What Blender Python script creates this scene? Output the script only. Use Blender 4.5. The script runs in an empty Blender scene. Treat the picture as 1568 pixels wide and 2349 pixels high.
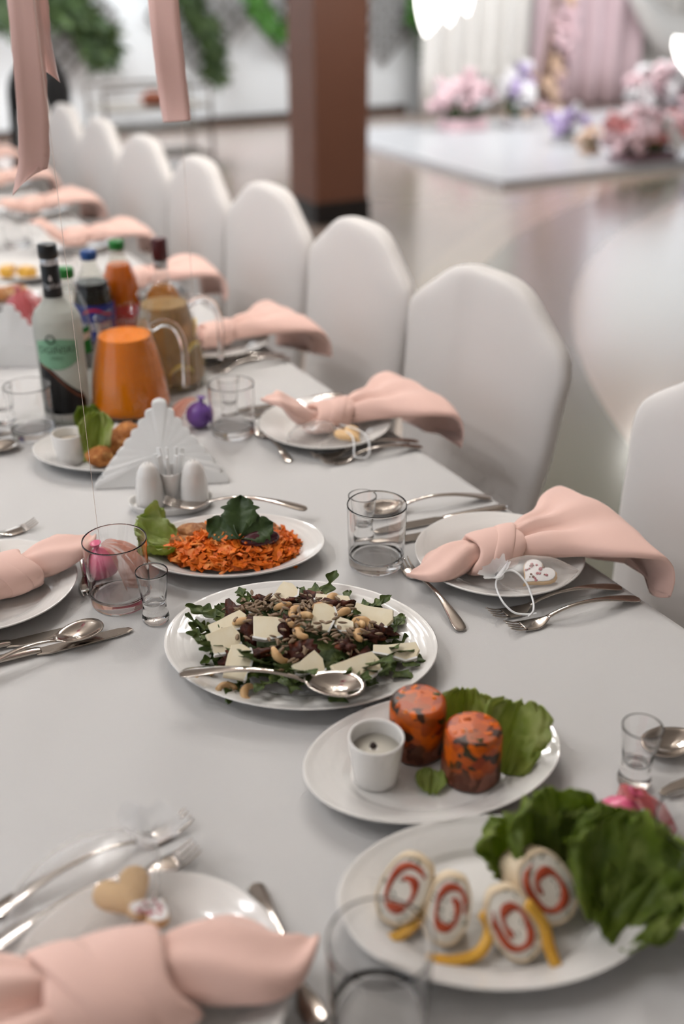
import bpy, bmesh, math, random
from mathutils import Vector, Matrix, noise

S = bpy.context.scene
COL = S.collection
PI = math.pi
rnd = random.Random(7)

# ------------------------------------------------------------------ camera
cam_d = bpy.data.cameras.new('camera'); cam = bpy.data.objects.new('camera', cam_d); COL.objects.link(cam)
cam.location = (0, 0, 1.44)
cam.rotation_euler = (math.radians(90 - 27.8), 0, math.radians(-28.7))
cam_d.sensor_fit = 'VERTICAL'; cam_d.sensor_height = 36; cam_d.sensor_width = 24
cam_d.lens = 2400 / 2349 * 36
cam_d.clip_start = .02; cam_d.clip_end = 60
cam_d.dof.use_dof = True; cam_d.dof.focus_distance = 1.215; cam_d.dof.aperture_fstop = 2.1
S.camera = cam

# ------------------------------------------------------------------ world and lights
wd = bpy.data.worlds.new('world'); S.world = wd; wd.use_nodes = True
bg = wd.node_tree.nodes['Background']; bg.inputs[0].default_value = (.82, .90, 1.0, 1); bg.inputs[1].default_value = 1.25

def area(name, loc, target, sx, sy, power, col):
    l = bpy.data.lights.new(name, 'AREA'); l.shape = 'RECTANGLE'; l.size = sx; l.size_y = sy
    l.energy = power; l.color = col
    o = bpy.data.objects.new(name, l); COL.objects.link(o); o.location = loc
    o.rotation_euler = (Vector(target) - Vector(loc)).to_track_quat('-Z', 'Y').to_euler()
    return o
def bulbs(cx, cy, cz, rad, n, watts, col):
    for k in range(n):
        l = bpy.data.lights.new('bulb_light', 'POINT'); l.energy = watts / n; l.color = col; l.shadow_soft_size = .05
        o = bpy.data.objects.new('bulb_light', l); COL.objects.link(o)
        o.location = (cx + rad * math.cos(2 * PI * k / n), cy + rad * math.sin(2 * PI * k / n), cz + .08 * (k % 2))
bulbs(1.35, 2.9, 2.75, .55, 8, 165, (1, .98, .95))
bulbs(-1.1, 1.6, 2.75, .55, 6, 105, (.98, .985, 1))
area('curtain_fill_light', (6.4, 7.4, 3.1), (7.0, 8.6, .6), 2.2, 2.2, 205, (.96, .98, 1))  # fill panel added to brighten the curtains and podium, no chandelier hangs there
area('window_and_fill_light', (9.8, 7.4, 1.75), (2., 3.0, .9), 5.0, 2.4, 58, (.84, .92, 1))
area('window_and_fill_light', (1.2, 9.2, 2.9), (1.5, 10.2, .7), 4.5, .8, 270, (.9, .95, 1))  # fill strip added to brighten the back wall, not a window

S.view_settings.view_transform = 'Standard'; S.view_settings.look = 'None'
S.view_settings.exposure = -.36; S.view_settings.gamma = 1; S.view_settings.use_curve_mapping = False
S.cycles.use_denoising = True
S.cycles.use_adaptive_sampling = True; S.cycles.adaptive_threshold = .1; S.cycles.adaptive_min_samples = 12
S.cycles.max_bounces = 14; S.cycles.diffuse_bounces = 2; S.cycles.glossy_bounces = 4
S.cycles.transmission_bounces = 14; S.cycles.transparent_max_bounces = 16
S.cycles.sample_clamp_indirect = 4; S.cycles.blur_glossy = .6

# ------------------------------------------------------------------ helpers
def mesh(name, V, F, mat=None, smooth=True):
    me = bpy.data.meshes.new(name); me.from_pydata([tuple(v) for v in V], [], F); me.update()
    if smooth: me.polygons.foreach_set('use_smooth', [True] * len(me.polygons))
    if mat: me.materials.append(M[mat])
    return me

def obj(name, me, parent=None, loc=None, rot=None, scale=None):
    o = bpy.data.objects.new(name, me); COL.objects.link(o); o.parent = parent
    if loc is not None: o.location = loc
    if rot is not None: o.rotation_euler = rot
    if scale is not None: o.scale = scale if hasattr(scale, '__len__') else (scale,) * 3
    return o

def mk(name, VF, mat, parent=None, smooth=True, **k):
    return obj(name, mesh(name, VF[0], VF[1], mat, smooth), parent, **k)

def tag(o, label, cat, group=None, kind=None):
    o['label'] = label; o['category'] = cat
    if group: o['group'] = group
    if kind: o['kind'] = kind
    return o

def thing(name, label, cat, loc=(0, 0, 0), rz=0, group=None):
    o = bpy.data.objects.new(name, None); COL.objects.link(o); o.empty_display_size = .05
    o.location = loc; o.rotation_euler = (0, 0, rz)
    return tag(o, label, cat, group)

def struct(o):
    o['kind'] = 'structure'; return o

def copy_tree(o, loc=None, rz=None, label=None, parent=None, group=None):
    kids = list(o.children)
    c = o.copy(); COL.objects.link(c); c.parent = parent
    if loc is not None: c.location = loc
    if rz is not None: c.rotation_euler[2] = rz
    if label: c['label'] = label
    if group: c['group'] = group
    for ch in kids: copy_tree(ch, parent=c)
    return c

def join(*parts):
    V, F = [], []
    for v, f in parts:
        n = len(V); V += [tuple(p) for p in v]; F += [tuple(i + n for i in q) for q in f]
    return V, F

def xf(VF, m):
    return [m @ Vector(v) for v in VF[0]], VF[1]

def loft(rows, closed=True, cap0=False, cap1=False):
    n = len(rows[0]); V = [p for r in rows for p in r]; F = []
    for i in range(len(rows) - 1):
        for j in range(n if closed else n - 1):
            k = (j + 1) % n
            F.append((i * n + j, i * n + k, (i + 1) * n + k, (i + 1) * n + j))
    if cap0: F.append(tuple(reversed(range(n))))
    if cap1: F.append(tuple((len(rows) - 1) * n + j for j in range(n)))
    return V, F

def lathe(prof, seg=40, sx=1, sy=1):
    d = []
    for (r0, z0), (r1, z1) in zip(prof, prof[1:]):
        d.append((r0, z0)); ln = math.hypot(r1 - r0, z1 - z0)
        if ln > .012 and len(prof) > 7:
            k = .0015 / ln; d += [(r0 + (r1 - r0) * k, z0 + (z1 - z0) * k), (r1 + (r0 - r1) * k, z1 + (z0 - z1) * k)]
    prof = d + [prof[-1]]
    rows = []
    for r, z in prof:
        r = max(r, 1e-5)
        rows.append([(r * sx * math.cos(2 * PI * j / seg), r * sy * math.sin(2 * PI * j / seg), z) for j in range(seg)])
    return loft(rows)

def spline(pts, n):
    """Catmull-Rom through points of any dimension, n samples."""
    P = [tuple(p) for p in pts]; out = []
    m = len(P) - 1
    for i in range(n):
        t = i / (n - 1) * m; k = min(int(t), m - 1); u = t - k
        a, b, c, d = P[max(k - 1, 0)], P[k], P[k + 1], P[min(k + 2, m)]
        out.append(tuple(.5 * (2 * b[q] + (c[q] - a[q]) * u + (2 * a[q] - 5 * b[q] + 4 * c[q] - d[q]) * u * u
                               + (3 * b[q] - a[q] - 3 * c[q] + d[q]) * u ** 3) for q in range(len(b))))
    return out

def tube(path, rad, seg=8, cap=True):
    P = [Vector(p) for p in path]; rows = []; nrm = None
    for i, p in enumerate(P):
        t = (P[min(i + 1, len(P) - 1)] - P[max(i - 1, 0)]).normalized()
        if nrm is None:
            nrm = t.orthogonal().normalized()
        nrm = (nrm - t * nrm.dot(t)).normalized(); b = t.cross(nrm)
        r = rad[i] if hasattr(rad, '__len__') else rad
        rows.append([p + (nrm * math.cos(2 * PI * j / seg) + b * math.sin(2 * PI * j / seg)) * r for j in range(seg)])
    return loft(rows, True, cap, cap)

def box(x0, x1, y0, y1, z0, z1, bev=0):
    if not bev:
        V = [(x, y, z) for z in (z0, z1) for y in (y0, y1) for x in (x0, x1)]
        return V, [(0, 2, 3, 1), (4, 5, 7, 6), (0, 1, 5, 4), (1, 3, 7, 5), (3, 2, 6, 7), (2, 0, 4, 6)]
    bm = bmesh.new(); bmesh.ops.create_cube(bm, size=1)
    for v in bm.verts:
        v.co = ((x0 + x1) / 2 + v.co.x * (x1 - x0), (y0 + y1) / 2 + v.co.y * (y1 - y0), (z0 + z1) / 2 + v.co.z * (z1 - z0))
    bmesh.ops.bevel(bm, geom=bm.edges[:], offset=bev, segments=2, affect='EDGES', profile=.6)
    bm.verts.ensure_lookup_table()
    r = [v.co.copy() for v in bm.verts], [tuple(v.index for v in f.verts) for f in bm.faces]
    bm.free(); return r

def blob(r, seed, amp=.25, freq=1.6, sub=3, sc=(1, 1, 1), fine=0):
    bm = bmesh.new(); bmesh.ops.create_icosphere(bm, subdivisions=sub, radius=1)
    off = Vector((seed * 3.7, seed * 1.3, seed * 2.1)); V = []
    for v in bm.verts:
        d = 1 + amp * noise.noise(v.co * freq + off) + fine * noise.noise(v.co * freq * 5 + off)
        V.append(Vector((v.co.x * sc[0], v.co.y * sc[1], v.co.z * sc[2])) * (r * d))
    F = [tuple(v.index for v in f.verts) for f in bm.faces]; bm.free(); return V, F

def prism(outline, z0, z1, bev=0):
    n = len(outline)
    if bev:
        c = Vector((sum(p[0] for p in outline) / n, sum(p[1] for p in outline) / n))
        def sh(k): return [(c.x + (p[0] - c.x) * k, c.y + (p[1] - c.y) * k) for p in outline]
        rows = [[(x, y, z) for x, y in sh(k)] for k, z in ((1 - bev, z0), (1, z0 + (z1 - z0) * .2), (1, z1 - (z1 - z0) * .2), (1 - bev, z1))]
        return loft(rows, True, True, True)
    return loft([[(x, y, z0) for x, y in outline], [(x, y, z1) for x, y in outline]], True, True, True)

def sol(o, t, off=0):
    m = o.modifiers.new('thickness', 'SOLIDIFY'); m.thickness = t; m.offset = off; return o

# ------------------------------------------------------------------ materials
M = {}
def lin(c):
    return tuple((x / 255 / 12.92 if x / 255 <= .04045 else ((x / 255 + .055) / 1.055) ** 2.4) for x in c) + (1,)

def mat(name, col, rough=.5, metal=0, bump=None, bump_s=.1, var=None, var_s=8, sss=0, spec=.5, trans=0, ior=1.45, coat=0, sheen=0, trl=0):
    m = bpy.data.materials.new(name); m.use_nodes = True; M[name] = m
    nt = m.node_tree; N, L = nt.nodes, nt.links; b = N['Principled BSDF']
    I = b.inputs
    I['Base Color'].default_value = lin(col); I['Roughness'].default_value = rough; I['Metallic'].default_value = metal
    I['Specular IOR Level'].default_value = spec; I['IOR'].default_value = ior; I['Transmission Weight'].default_value = trans
    I['Coat Weight'].default_value = coat; I['Sheen Weight'].default_value = sheen
    if False and sss:
        I['Subsurface Weight'].default_value = sss; I['Subsurface Radius'].default_value = (1, .6, .4); I['Subsurface Scale'].default_value = .006
    tc = N.new('ShaderNodeTexCoord')
    if var:
        nz = N.new('ShaderNodeTexNoise'); nz.inputs['Scale'].default_value = var_s; nz.inputs['Detail'].default_value = 4
        L.new(tc.outputs['Object'], nz.inputs['Vector'])
        cr = N.new('ShaderNodeValToRGB'); el = cr.color_ramp.elements
        cols = [col] + list(var) if not isinstance(var[0], (int, float)) else [col, var]
        while len(el) < len(cols): el.new(.5)
        for i, c in enumerate(cols):
            el[i].position = .3 + .4 * i / (len(cols) - 1); el[i].color = lin(c)
        L.new(nz.outputs['Fac'], cr.inputs[0]); L.new(cr.outputs[0], I['Base Color'])
    if trl:
        out = [n for n in N if n.type == 'OUTPUT_MATERIAL'][0]; tn = N.new('ShaderNodeBsdfTranslucent'); tn.inputs[0].default_value = lin(tuple(min(255, x * 1.15) for x in col))
        ms = N.new('ShaderNodeMixShader'); ms.inputs[0].default_value = trl; L.new(b.outputs[0], ms.inputs[1]); L.new(tn.outputs[0], ms.inputs[2]); L.new(ms.outputs[0], out.inputs[0])
    if bump:
        nz = N.new('ShaderNodeTexNoise'); nz.inputs['Scale'].default_value = bump; nz.inputs['Detail'].default_value = 3
        L.new(tc.outputs['Object'], nz.inputs['Vector'])
        bp = N.new('ShaderNodeBump'); bp.inputs['Strength'].default_value = bump_s; bp.inputs['Distance'].default_value = .002
        L.new(nz.outputs['Fac'], bp.inputs['Height']); L.new(bp.outputs[0], I['Normal'])
    return m

def emis(name, col, s):
    m = bpy.data.materials.new(name); m.use_nodes = True; M[name] = m
    b = m.node_tree.nodes['Principled BSDF'].inputs
    b['Base Color'].default_value = lin(col); b['Emission Color'].default_value = lin(col); b['Emission Strength'].default_value = s

def sheer(name, col, opacity, rough=.6, gloss=0.0, trl=.5):
    """see-through woven or filmy stuff: transparent mixed with diffuse/translucent"""
    m = bpy.data.materials.new(name); m.use_nodes = True; M[name] = m
    nt = m.node_tree; N, L = nt.nodes, nt.links
    for n in list(N):
        if n.type == 'BSDF_PRINCIPLED': N.remove(n)
    out = [n for n in N if n.type == 'OUTPUT_MATERIAL'][0]
    d = N.new('ShaderNodeBsdfDiffuse'); d.inputs[0].default_value = lin(col)
    t = N.new('ShaderNodeBsdfTranslucent'); t.inputs[0].default_value = lin(col)
    tr = N.new('ShaderNodeBsdfTransparent')
    m1 = N.new('ShaderNodeMixShader'); m1.inputs[0].default_value = trl; L.new(d.outputs[0], m1.inputs[1]); L.new(t.outputs[0], m1.inputs[2])
    lw0 = N.new('ShaderNodeLayerWeight'); lw0.inputs[0].default_value = .5
    p0 = N.new('ShaderNodeMath'); p0.operation = 'POWER'; p0.inputs[1].default_value = 2.5; L.new(lw0.outputs['Facing'], p0.inputs[0])
    q0 = N.new('ShaderNodeMath'); q0.operation = 'MULTIPLY_ADD'; q0.inputs[1].default_value = (1 - opacity) * .7; q0.inputs[2].default_value = opacity; L.new(p0.outputs[0], q0.inputs[0])
    m2 = N.new('ShaderNodeMixShader'); L.new(q0.outputs[0], m2.inputs[0]); L.new(tr.outputs[0], m2.inputs[1]); L.new(m1.outputs[0], m2.inputs[2])
    last = m2
    if gloss:
        g = N.new('ShaderNodeBsdfGlossy'); g.inputs['Roughness'].default_value = rough
        fr = N.new('ShaderNodeLayerWeight'); fr.inputs[0].default_value = .35
        fm = N.new('ShaderNodeMath'); fm.operation = 'MULTIPLY'; fm.inputs[1].default_value = gloss * 3; L.new(fr.outputs['Facing'], fm.inputs[0])
        m3 = N.new('ShaderNodeMixShader'); L.new(fm.outputs[0], m3.inputs[0]); L.new(m2.outputs[0], m3.inputs[1]); L.new(g.outputs[0], m3.inputs[2]); last = m3
    L.new(last.outputs[0], out.inputs[0])

def thin_glass(name, tint=(250, 252, 252), ior=1.5, rough=0):
    m = bpy.data.materials.new(name); m.use_nodes = True; M[name] = m
    nt = m.node_tree; N, L = nt.nodes, nt.links
    N.remove(N['Principled BSDF']); out = [n for n in N if n.type == 'OUTPUT_MATERIAL'][0]
    tr = N.new('ShaderNodeBsdfTransparent'); tr.inputs[0].default_value = lin(tint)
    g = N.new('ShaderNodeBsdfGlossy'); g.inputs['Roughness'].default_value = rough
    lw = N.new('ShaderNodeLayerWeight'); lw.inputs[0].default_value = .5
    pw = N.new('ShaderNodeMath'); pw.operation = 'POWER'; pw.inputs[1].default_value = 4; L.new(lw.outputs['Facing'], pw.inputs[0])
    fr = N.new('ShaderNodeMath'); fr.operation = 'MULTIPLY_ADD'; fr.inputs[1].default_value = .75; fr.inputs[2].default_value = .035; L.new(pw.outputs[0], fr.inputs[0])
    mx = N.new('ShaderNodeMixShader'); L.new(fr.outputs[0], mx.inputs[0]); L.new(tr.outputs[0], mx.inputs[1]); L.new(g.outputs[0], mx.inputs[2])
    L.new(mx.outputs[0], out.inputs[0])

mat('cloth', (213, 211, 209), .85, bump=900, bump_s=.10, sheen=.1)
def weave():
    m = M['cloth']; nt = m.node_tree; N, L = nt.nodes, nt.links
    tc = N.new('ShaderNodeTexCoord'); hs = []
    for ax in ('X', 'Y'):
        w = N.new('ShaderNodeTexWave'); w.bands_direction = ax; w.inputs['Scale'].default_value = 330; w.inputs['Distortion'].default_value = 1.2
        w.inputs['Detail Scale'].default_value = 3
        L.new(tc.outputs['Object'], w.inputs['Vector']); hs.append(w)
    a = N.new('ShaderNodeMath'); a.operation = 'ADD'; L.new(hs[0].outputs['Fac'], a.inputs[0]); L.new(hs[1].outputs['Fac'], a.inputs[1])
    big = N.new('ShaderNodeTexNoise'); big.inputs['Scale'].default_value = 5; L.new(tc.outputs['Object'], big.inputs['Vector'])
    b0 = N.new('ShaderNodeBump'); b0.inputs['Distance'].default_value = .012; b0.inputs['Strength'].default_value = .25; L.new(big.outputs['Fac'], b0.inputs['Height'])
    b = N.new('ShaderNodeBump'); b.inputs['Distance'].default_value = .0006; b.inputs['Strength'].default_value = .35
    L.new(a.outputs[0], b.inputs['Height']); L.new(b0.outputs[0], b.inputs['Normal']); L.new(b.outputs[0], N['Principled BSDF'].inputs['Normal'])
weave()
mat('porcelain', (236, 233, 229), .13, spec=.55, coat=.3)
def rim_grooves():
    m = M['porcelain'].copy(); m.name = 'porcelain_grooved'; M['porcelain_grooved'] = m
    nt = m.node_tree; N, L = nt.nodes, nt.links
    tc = N.new('ShaderNodeTexCoord'); gr = N.new('ShaderNodeTexGradient'); gr.gradient_type = 'RADIAL'
    L.new(tc.outputs['Object'], gr.inputs[0])
    sp = N.new('ShaderNodeSeparateXYZ'); L.new(tc.outputs['Object'], sp.inputs[0])
    ln = N.new('ShaderNodeVectorMath'); ln.operation = 'LENGTH'; L.new(tc.outputs['Object'], ln.inputs[0])
    def mth(op, a, b):
        n = N.new('ShaderNodeMath'); n.operation = op
        for i, v in enumerate((a, b)):
            if isinstance(v, (int, float)): n.inputs[i].default_value = v
            elif v is not None: L.new(v, n.inputs[i])
        return n.outputs[0]
    ph = mth('ADD', mth('MULTIPLY', gr.outputs['Fac'], 2 * PI * 9), mth('MULTIPLY', ln.outputs['Value'], 420))
    s = mth('SINE', ph, None)
    zz = N.new('ShaderNodeMapRange'); zz.inputs[1].default_value = .007; zz.inputs[2].default_value = .012; L.new(sp.outputs['Z'], zz.inputs[0])
    h = mth('MULTIPLY', mth('POWER', mth('ABSOLUTE', s, None), .6), zz.outputs[0])
    b = N.new('ShaderNodeBump'); b.inputs['Distance'].default_value = .0005; b.inputs['Strength'].default_value = .16
    L.new(h, b.inputs['Height']); L.new(b.outputs[0], N['Principled BSDF'].inputs['Normal'])
rim_grooves()
mat('steel', (186, 178, 170), .14, metal=1, bump=40, bump_s=.03)
mat('glass', (255, 255, 255), 0, trans=1, ior=1.5)
thin_glass('thin_glass'); thin_glass('plastic_film', (240, 240, 236), 1.45, .03)
mat('napkin_pink', (255, 213, 199), .8, sheen=.2, bump=1200, bump_s=.05, trl=.12)
sheer('organza', (248, 244, 240), .15, .22, .07)
sheer('organza_dense', (255, 255, 255), .62, .4, .0)
sheer('tulle_peach', (232, 172, 150), .55)
sheer('tulle_pink', (222, 130, 130), .6)
sheer('thread', (240, 225, 215), .55)
mat('cord_white', (240, 240, 240), .7)
mat('paper', (250, 249, 247), .85, trl=.3)
mat('balloon_pink', (226, 104, 140), .28, sss=.3); mat('balloon_purple', (120, 82, 160), .25); mat('balloon_mauve', (176, 96, 104), .3)
mat('ribbon', (242, 200, 190), .55, sheen=.4, bump=700, bump_s=.06)
mat('chair_cover', (226, 221, 217), .8, sheen=.2, bump=6, bump_s=.25)
mat('lettuce', (172, 182, 94), .45, var=[(140, 158, 68), (200, 206, 140)], var_s=22, bump=120, bump_s=.5, sss=.1, trl=.35)
mat('lettuce_pale', (180, 194, 120), .42, var=[(150, 170, 84), (206, 214, 164)], var_s=22, bump=120, bump_s=.5, trl=.35)
mat('lettuce_dark', (142, 158, 66), .5, var=[(104, 124, 42), (170, 182, 100)], var_s=24, bump=90, bump_s=.6, trl=.45)
mat('rocket', (92, 108, 46), .55, var=[(58, 76, 28), (132, 144, 80)], var_s=40, bump=200, bump_s=.3)
mat('rocket_stem', (150, 166, 110), .5)
mat('celery_leaf', (40, 60, 24), .5, var=(60, 82, 36), var_s=40, bump=150, bump_s=.4)
mat('brie', (252, 242, 216), .5, var=(246, 232, 198), var_s=60); mat('brie_rind', (252, 250, 246), .85, bump=300, bump_s=.3)
mat('cashew', (226, 190, 140), .5, var=(206, 160, 108), var_s=70, sss=.15)
mat('seed', (164, 140, 110), .5, var=[(128, 104, 80), (190, 170, 140)], var_s=160)
mat('tomato', (84, 34, 16), .55, var=[(50, 20, 10), (116, 52, 22)], var_s=60, bump=160, bump_s=1.0, spec=.3)
mat('carrot', (246, 136, 38), .5, var=[(234, 108, 18), (250, 164, 84)], var_s=70, sss=.2)
mat('carrot_base', (216, 100, 16), .6, var=[(180, 76, 12), (230, 120, 34)], var_s=90, bump=220, bump_s=1)
mat('fish', (196, 140, 84), .6, var=[(150, 90, 44), (226, 188, 140)], var_s=60, bump=150, bump_s=.8)
mat('onion', (70, 18, 32), .22, coat=.5); mat('onion_flesh', (214, 150, 150), .4)
mat('crumb', (206, 140, 74), .75, var=[(160, 92, 40), (228, 172, 104)], var_s=90, bump=260, bump_s=1.4)
mat('tortilla', (236, 218, 190), .7, var=(222, 196, 158), var_s=30, bump=120, bump_s=.3)
mat('cream', (240, 234, 222), .5, sss=.2); mat('salmon', (196, 88, 50), .45, var=(166, 58, 30), var_s=90, bump=200, bump_s=.6)
mat('dill', (66, 84, 50), .6); mat('yellow_pepper', (232, 182, 74), .35, var=(220, 160, 50), var_s=30)
mat('dressing', (206, 200, 186), .08, spec=.6); mat('mayo', (240, 226, 206), .35)
mat('pepper_black', (40, 22, 16), .6)
mat('juice', (252, 142, 8), .4, var=(242, 122, 4), var_s=7, spec=.15)
mat('lemon_water', (214, 180, 132), .1, trans=.55, ior=1.05, var=(196, 152, 104), var_s=9)
mat('lemon', (238, 212, 130), .4, var=(248, 232, 180), var_s=60); mat('lemon_peel', (232, 196, 80), .4)
mat('cola', (16, 10, 9), .12); mat('orange_soda', (232, 118, 24), .2); mat('whisky', (196, 124, 50), .15, trans=.4, ior=1.1)
mat('cap_black', (14, 14, 15), .35); mat('cap_blue', (14, 66, 130), .4); mat('cap_green', (22, 116, 38), .4); mat('cap_red', (74, 16, 20), .4); mat('label_gold', (200, 160, 110), .5)
mat('label_blue', (30, 48, 130), .45); mat('label_green', (10, 128, 50), .45); mat('label_white', (232, 228, 222), .5); mat('label_red', (206, 40, 30), .45); mat('silver_print', (190, 190, 192), .3, metal=.8); mat('brown_print', (110, 60, 40), .4)
mat('mint_print', (124, 170, 138), .5); mat('ink_green', (40, 66, 50), .5)
mat('frosted', (214, 216, 208), .35, trans=.45, ior=1.1)
mat('column_paint', (112, 72, 54), .55, bump=60, bump_s=.1); mat('plinth', (26, 20, 17), .5)
mat('wall_paint', (226, 228, 228), .9, bump=80, bump_s=.05); mat('skirting', (70, 52, 42), .5)
mat('podium', (208, 208, 210), .3); mat('drape', (232, 228, 222), .9, sheen=.2); mat('drape_pink', (226, 200, 204), .9)
mat('fern', (66, 88, 44), .55, var=[(44, 64, 28), (104, 126, 72)], var_s=12); mat('fern_bright', (92, 146, 60), .5, var=(60, 112, 40), var_s=12)
mat('wire_white', (128, 124, 120), .5); mat('trolley_metal', (120, 112, 104), .4, metal=.7); mat('trolley_shelf', (150, 142, 132), .4)
mat('black_cloth', (12, 12, 13), .85, sheen=.1); mat('terracotta', (150, 84, 56), .6)
mat('petal_pink', (240, 206, 210), .7); mat('petal_white', (240, 236, 236), .7); mat('petal_lilac', (190, 170, 210), .7); mat('petal_red', (216, 140, 138), .7); mat('petal_plum', (150, 118, 124), .7); mat('petal_peach', (230, 196, 168), .7)
mat('wood_branch', (132, 104, 88), .7, bump=40, bump_s=.5); mat('icing', (246, 242, 240), .5); mat('biscuit', (224, 186, 136), .65, bump=200, bump_s=.4); mat('flower_dot', (196, 110, 120), .6); mat('brown_dot', (130, 84, 62), .6)
mat('ceiling_paint', (184, 176, 168), .9); mat('wood_table', (120, 86, 60), .5)
emis('lamp_glow', (255, 252, 246), 7)
def jelly():
    m = mat('jelly', (150, 70, 30), .35, spec=.35)
    nt = m.node_tree; N, L = nt.nodes, nt.links; b = N['Principled BSDF']
    tc = N.new('ShaderNodeTexCoord')
    v = N.new('ShaderNodeTexVoronoi'); v.inputs['Scale'].default_value = 95; v.inputs['Randomness'].default_value = 1
    nz = N.new('ShaderNodeTexNoise'); nz.inputs['Scale'].default_value = 60; nz.inputs['Detail'].default_value = 3
    ad = N.new('ShaderNodeVectorMath'); ad.operation = 'MULTIPLY_ADD'; ad.inputs[1].default_value = (.02, .02, .02)
    L.new(tc.outputs['Object'], nz.inputs['Vector']); L.new(nz.outputs['Color'], ad.inputs[0]); L.new(tc.outputs['Object'], ad.inputs[2]); L.new(ad.outputs[0], v.inputs['Vector'])
    sx = N.new('ShaderNodeSeparateColor'); L.new(v.outputs['Color'], sx.inputs[0])
    def ramp(src, cols):
        r = N.new('ShaderNodeValToRGB'); r.color_ramp.interpolation = 'LINEAR'; e = r.color_ramp.elements
        while len(e) < len(cols): e.new(.5)
        for i, (p, c) in enumerate(cols): e[i].position = p; e[i].color = lin(c)
        L.new(src, r.inputs[0]); return r.outputs[0]
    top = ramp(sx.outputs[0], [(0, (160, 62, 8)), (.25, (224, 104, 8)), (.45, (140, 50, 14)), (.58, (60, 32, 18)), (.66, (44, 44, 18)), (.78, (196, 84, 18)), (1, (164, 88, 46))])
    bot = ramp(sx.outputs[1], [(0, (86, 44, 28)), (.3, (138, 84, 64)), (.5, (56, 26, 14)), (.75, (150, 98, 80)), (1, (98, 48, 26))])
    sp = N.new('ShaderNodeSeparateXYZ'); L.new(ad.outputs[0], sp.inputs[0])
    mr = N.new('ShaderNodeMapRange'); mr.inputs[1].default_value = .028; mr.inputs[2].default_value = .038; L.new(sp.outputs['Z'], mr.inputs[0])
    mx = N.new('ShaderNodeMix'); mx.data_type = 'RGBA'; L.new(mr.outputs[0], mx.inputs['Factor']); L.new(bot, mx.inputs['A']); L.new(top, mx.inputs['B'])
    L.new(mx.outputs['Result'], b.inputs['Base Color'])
jelly()
def floor_mat():
    m = mat('floor_tile', (176, 152, 132), .25, spec=.3, coat=1)
    m.node_tree.nodes['Principled BSDF'].inputs['Coat IOR'].default_value = 1.58; m.node_tree.nodes['Principled BSDF'].inputs['Coat Roughness'].default_value = .17
    nt = m.node_tree; N, L = nt.nodes, nt.links; b = N['Principled BSDF']
    g = N.new('ShaderNodeNewGeometry'); d = N.new('ShaderNodeVectorMath'); d.operation = 'DISTANCE'; d.inputs[1].default_value = (7.5, 0, 0)
    L.new(g.outputs['Position'], d.inputs[0])
    r = N.new('ShaderNodeValToRGB'); r.color_ramp.interpolation = 'CONSTANT'; e = r.color_ramp.elements
    dv = N.new('ShaderNodeMath'); dv.operation = 'DIVIDE'; dv.inputs[1].default_value = 10; L.new(d.outputs['Value'], dv.inputs[0]); L.new(dv.outputs[0], r.inputs[0])
    cols = [(0, (196, 178, 160)), (.562, (124, 122, 104)), (.612, (196, 174, 154)), (.64, (186, 166, 150))]
    while len(e) < len(cols): e.new(.5)
    for i, (p, c) in enumerate(cols): e[i].position = p; e[i].color = lin(c)
    nz = N.new('ShaderNodeTexNoise'); nz.inputs['Scale'].default_value = 3; nz.inputs['Detail'].default_value = 5
    mx = N.new('ShaderNodeMix'); mx.data_type = 'RGBA'; mx.blend_type = 'MULTIPLY'; mx.inputs['Factor'].default_value = .25
    L.new(r.outputs[0], mx.inputs['A']); L.new(nz.outputs['Color'], mx.inputs['B']); L.new(mx.outputs['Result'], b.inputs['Base Color'])
floor_mat()

# ================================================================== the setting
struct(mk('floor', box(-4, 13, -3, 10.35, -.06, 0), 'floor_tile', smooth=False))
struct(mk('wall_back', box(-4, 13, 10.2, 10.35, 0, 3.3), 'wall_paint', smooth=False))
struct(mk('ceiling', box(-4, 13, -3, 10.35, 3.3, 3.4), 'ceiling_paint', smooth=False))
struct(mk('wall_front', box(-4, 13, -1.35, -1.2, 0, 3.3), 'ceiling_paint', smooth=False))
struct(mk('baseboard_back', box(-4, 6.35, 10.165, 10.2, 0, .075, .006), 'skirting', smooth=False))

col_t = thing('column', 'square brown painted column with a black plinth behind the chairs', 'column', (3.16, 5.95, 0))
mk('shaft', box(-.18, .18, -.18, .18, .0, 3.3, .008), 'column_paint', col_t, smooth=False)
mk('plinth', box(-.192, .192, -.192, .192, 0, .13, .006), 'plinth', col_t, smooth=False)

pod = thing('podium', 'low white glossy podium by the curtains', 'podium', (4.7, 6.2, 0))
mk('platform_top', box(0, 5.4, 0, 2.75, .03, .05, .004), 'podium', pod, smooth=False)
mk('platform_side', box(.01, 5.39, .01, 2.74, 0, .03), 'podium', pod, smooth=False)

def curtain(name, x0, x1, y, z0, z1, amp, per, matn, label, seed):
    r = random.Random(seed); n = int((x1 - x0) / per * 14); rows = []
    ph = r.random() * 6
    for iz in range(9):
        t = iz / 8; row = []
        for i in range(n + 1):
            u = i / n; x = x0 + (x1 - x0) * u
            a = amp * (1 - .35 * t) * math.sin(u * (x1 - x0) / per * 2 * PI + ph + .8 * math.sin(u * 9 + seed)) + .02 * math.sin(u * 31 + t * 2)
            row.append((x, y + a, z0 + (z1 - z0) * t))
        rows.append(row)
    o = sol(mk(name, loft(rows, False), matn), .004); tag(o, label, 'curtain', 'curtains behind the podium'); return o
curtain('curtain', 6.3, 7.7, 9.75, .02, 3.2, .05, .22, 'drape', 'white pleated curtain left of the flower arch', 1)
curtain('curtain', 7.6, 9.1, 9.65, .02, 3.2, .04, .3, 'drape_pink', 'pale pink curtain panel right of the flower arch', 2)
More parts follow.
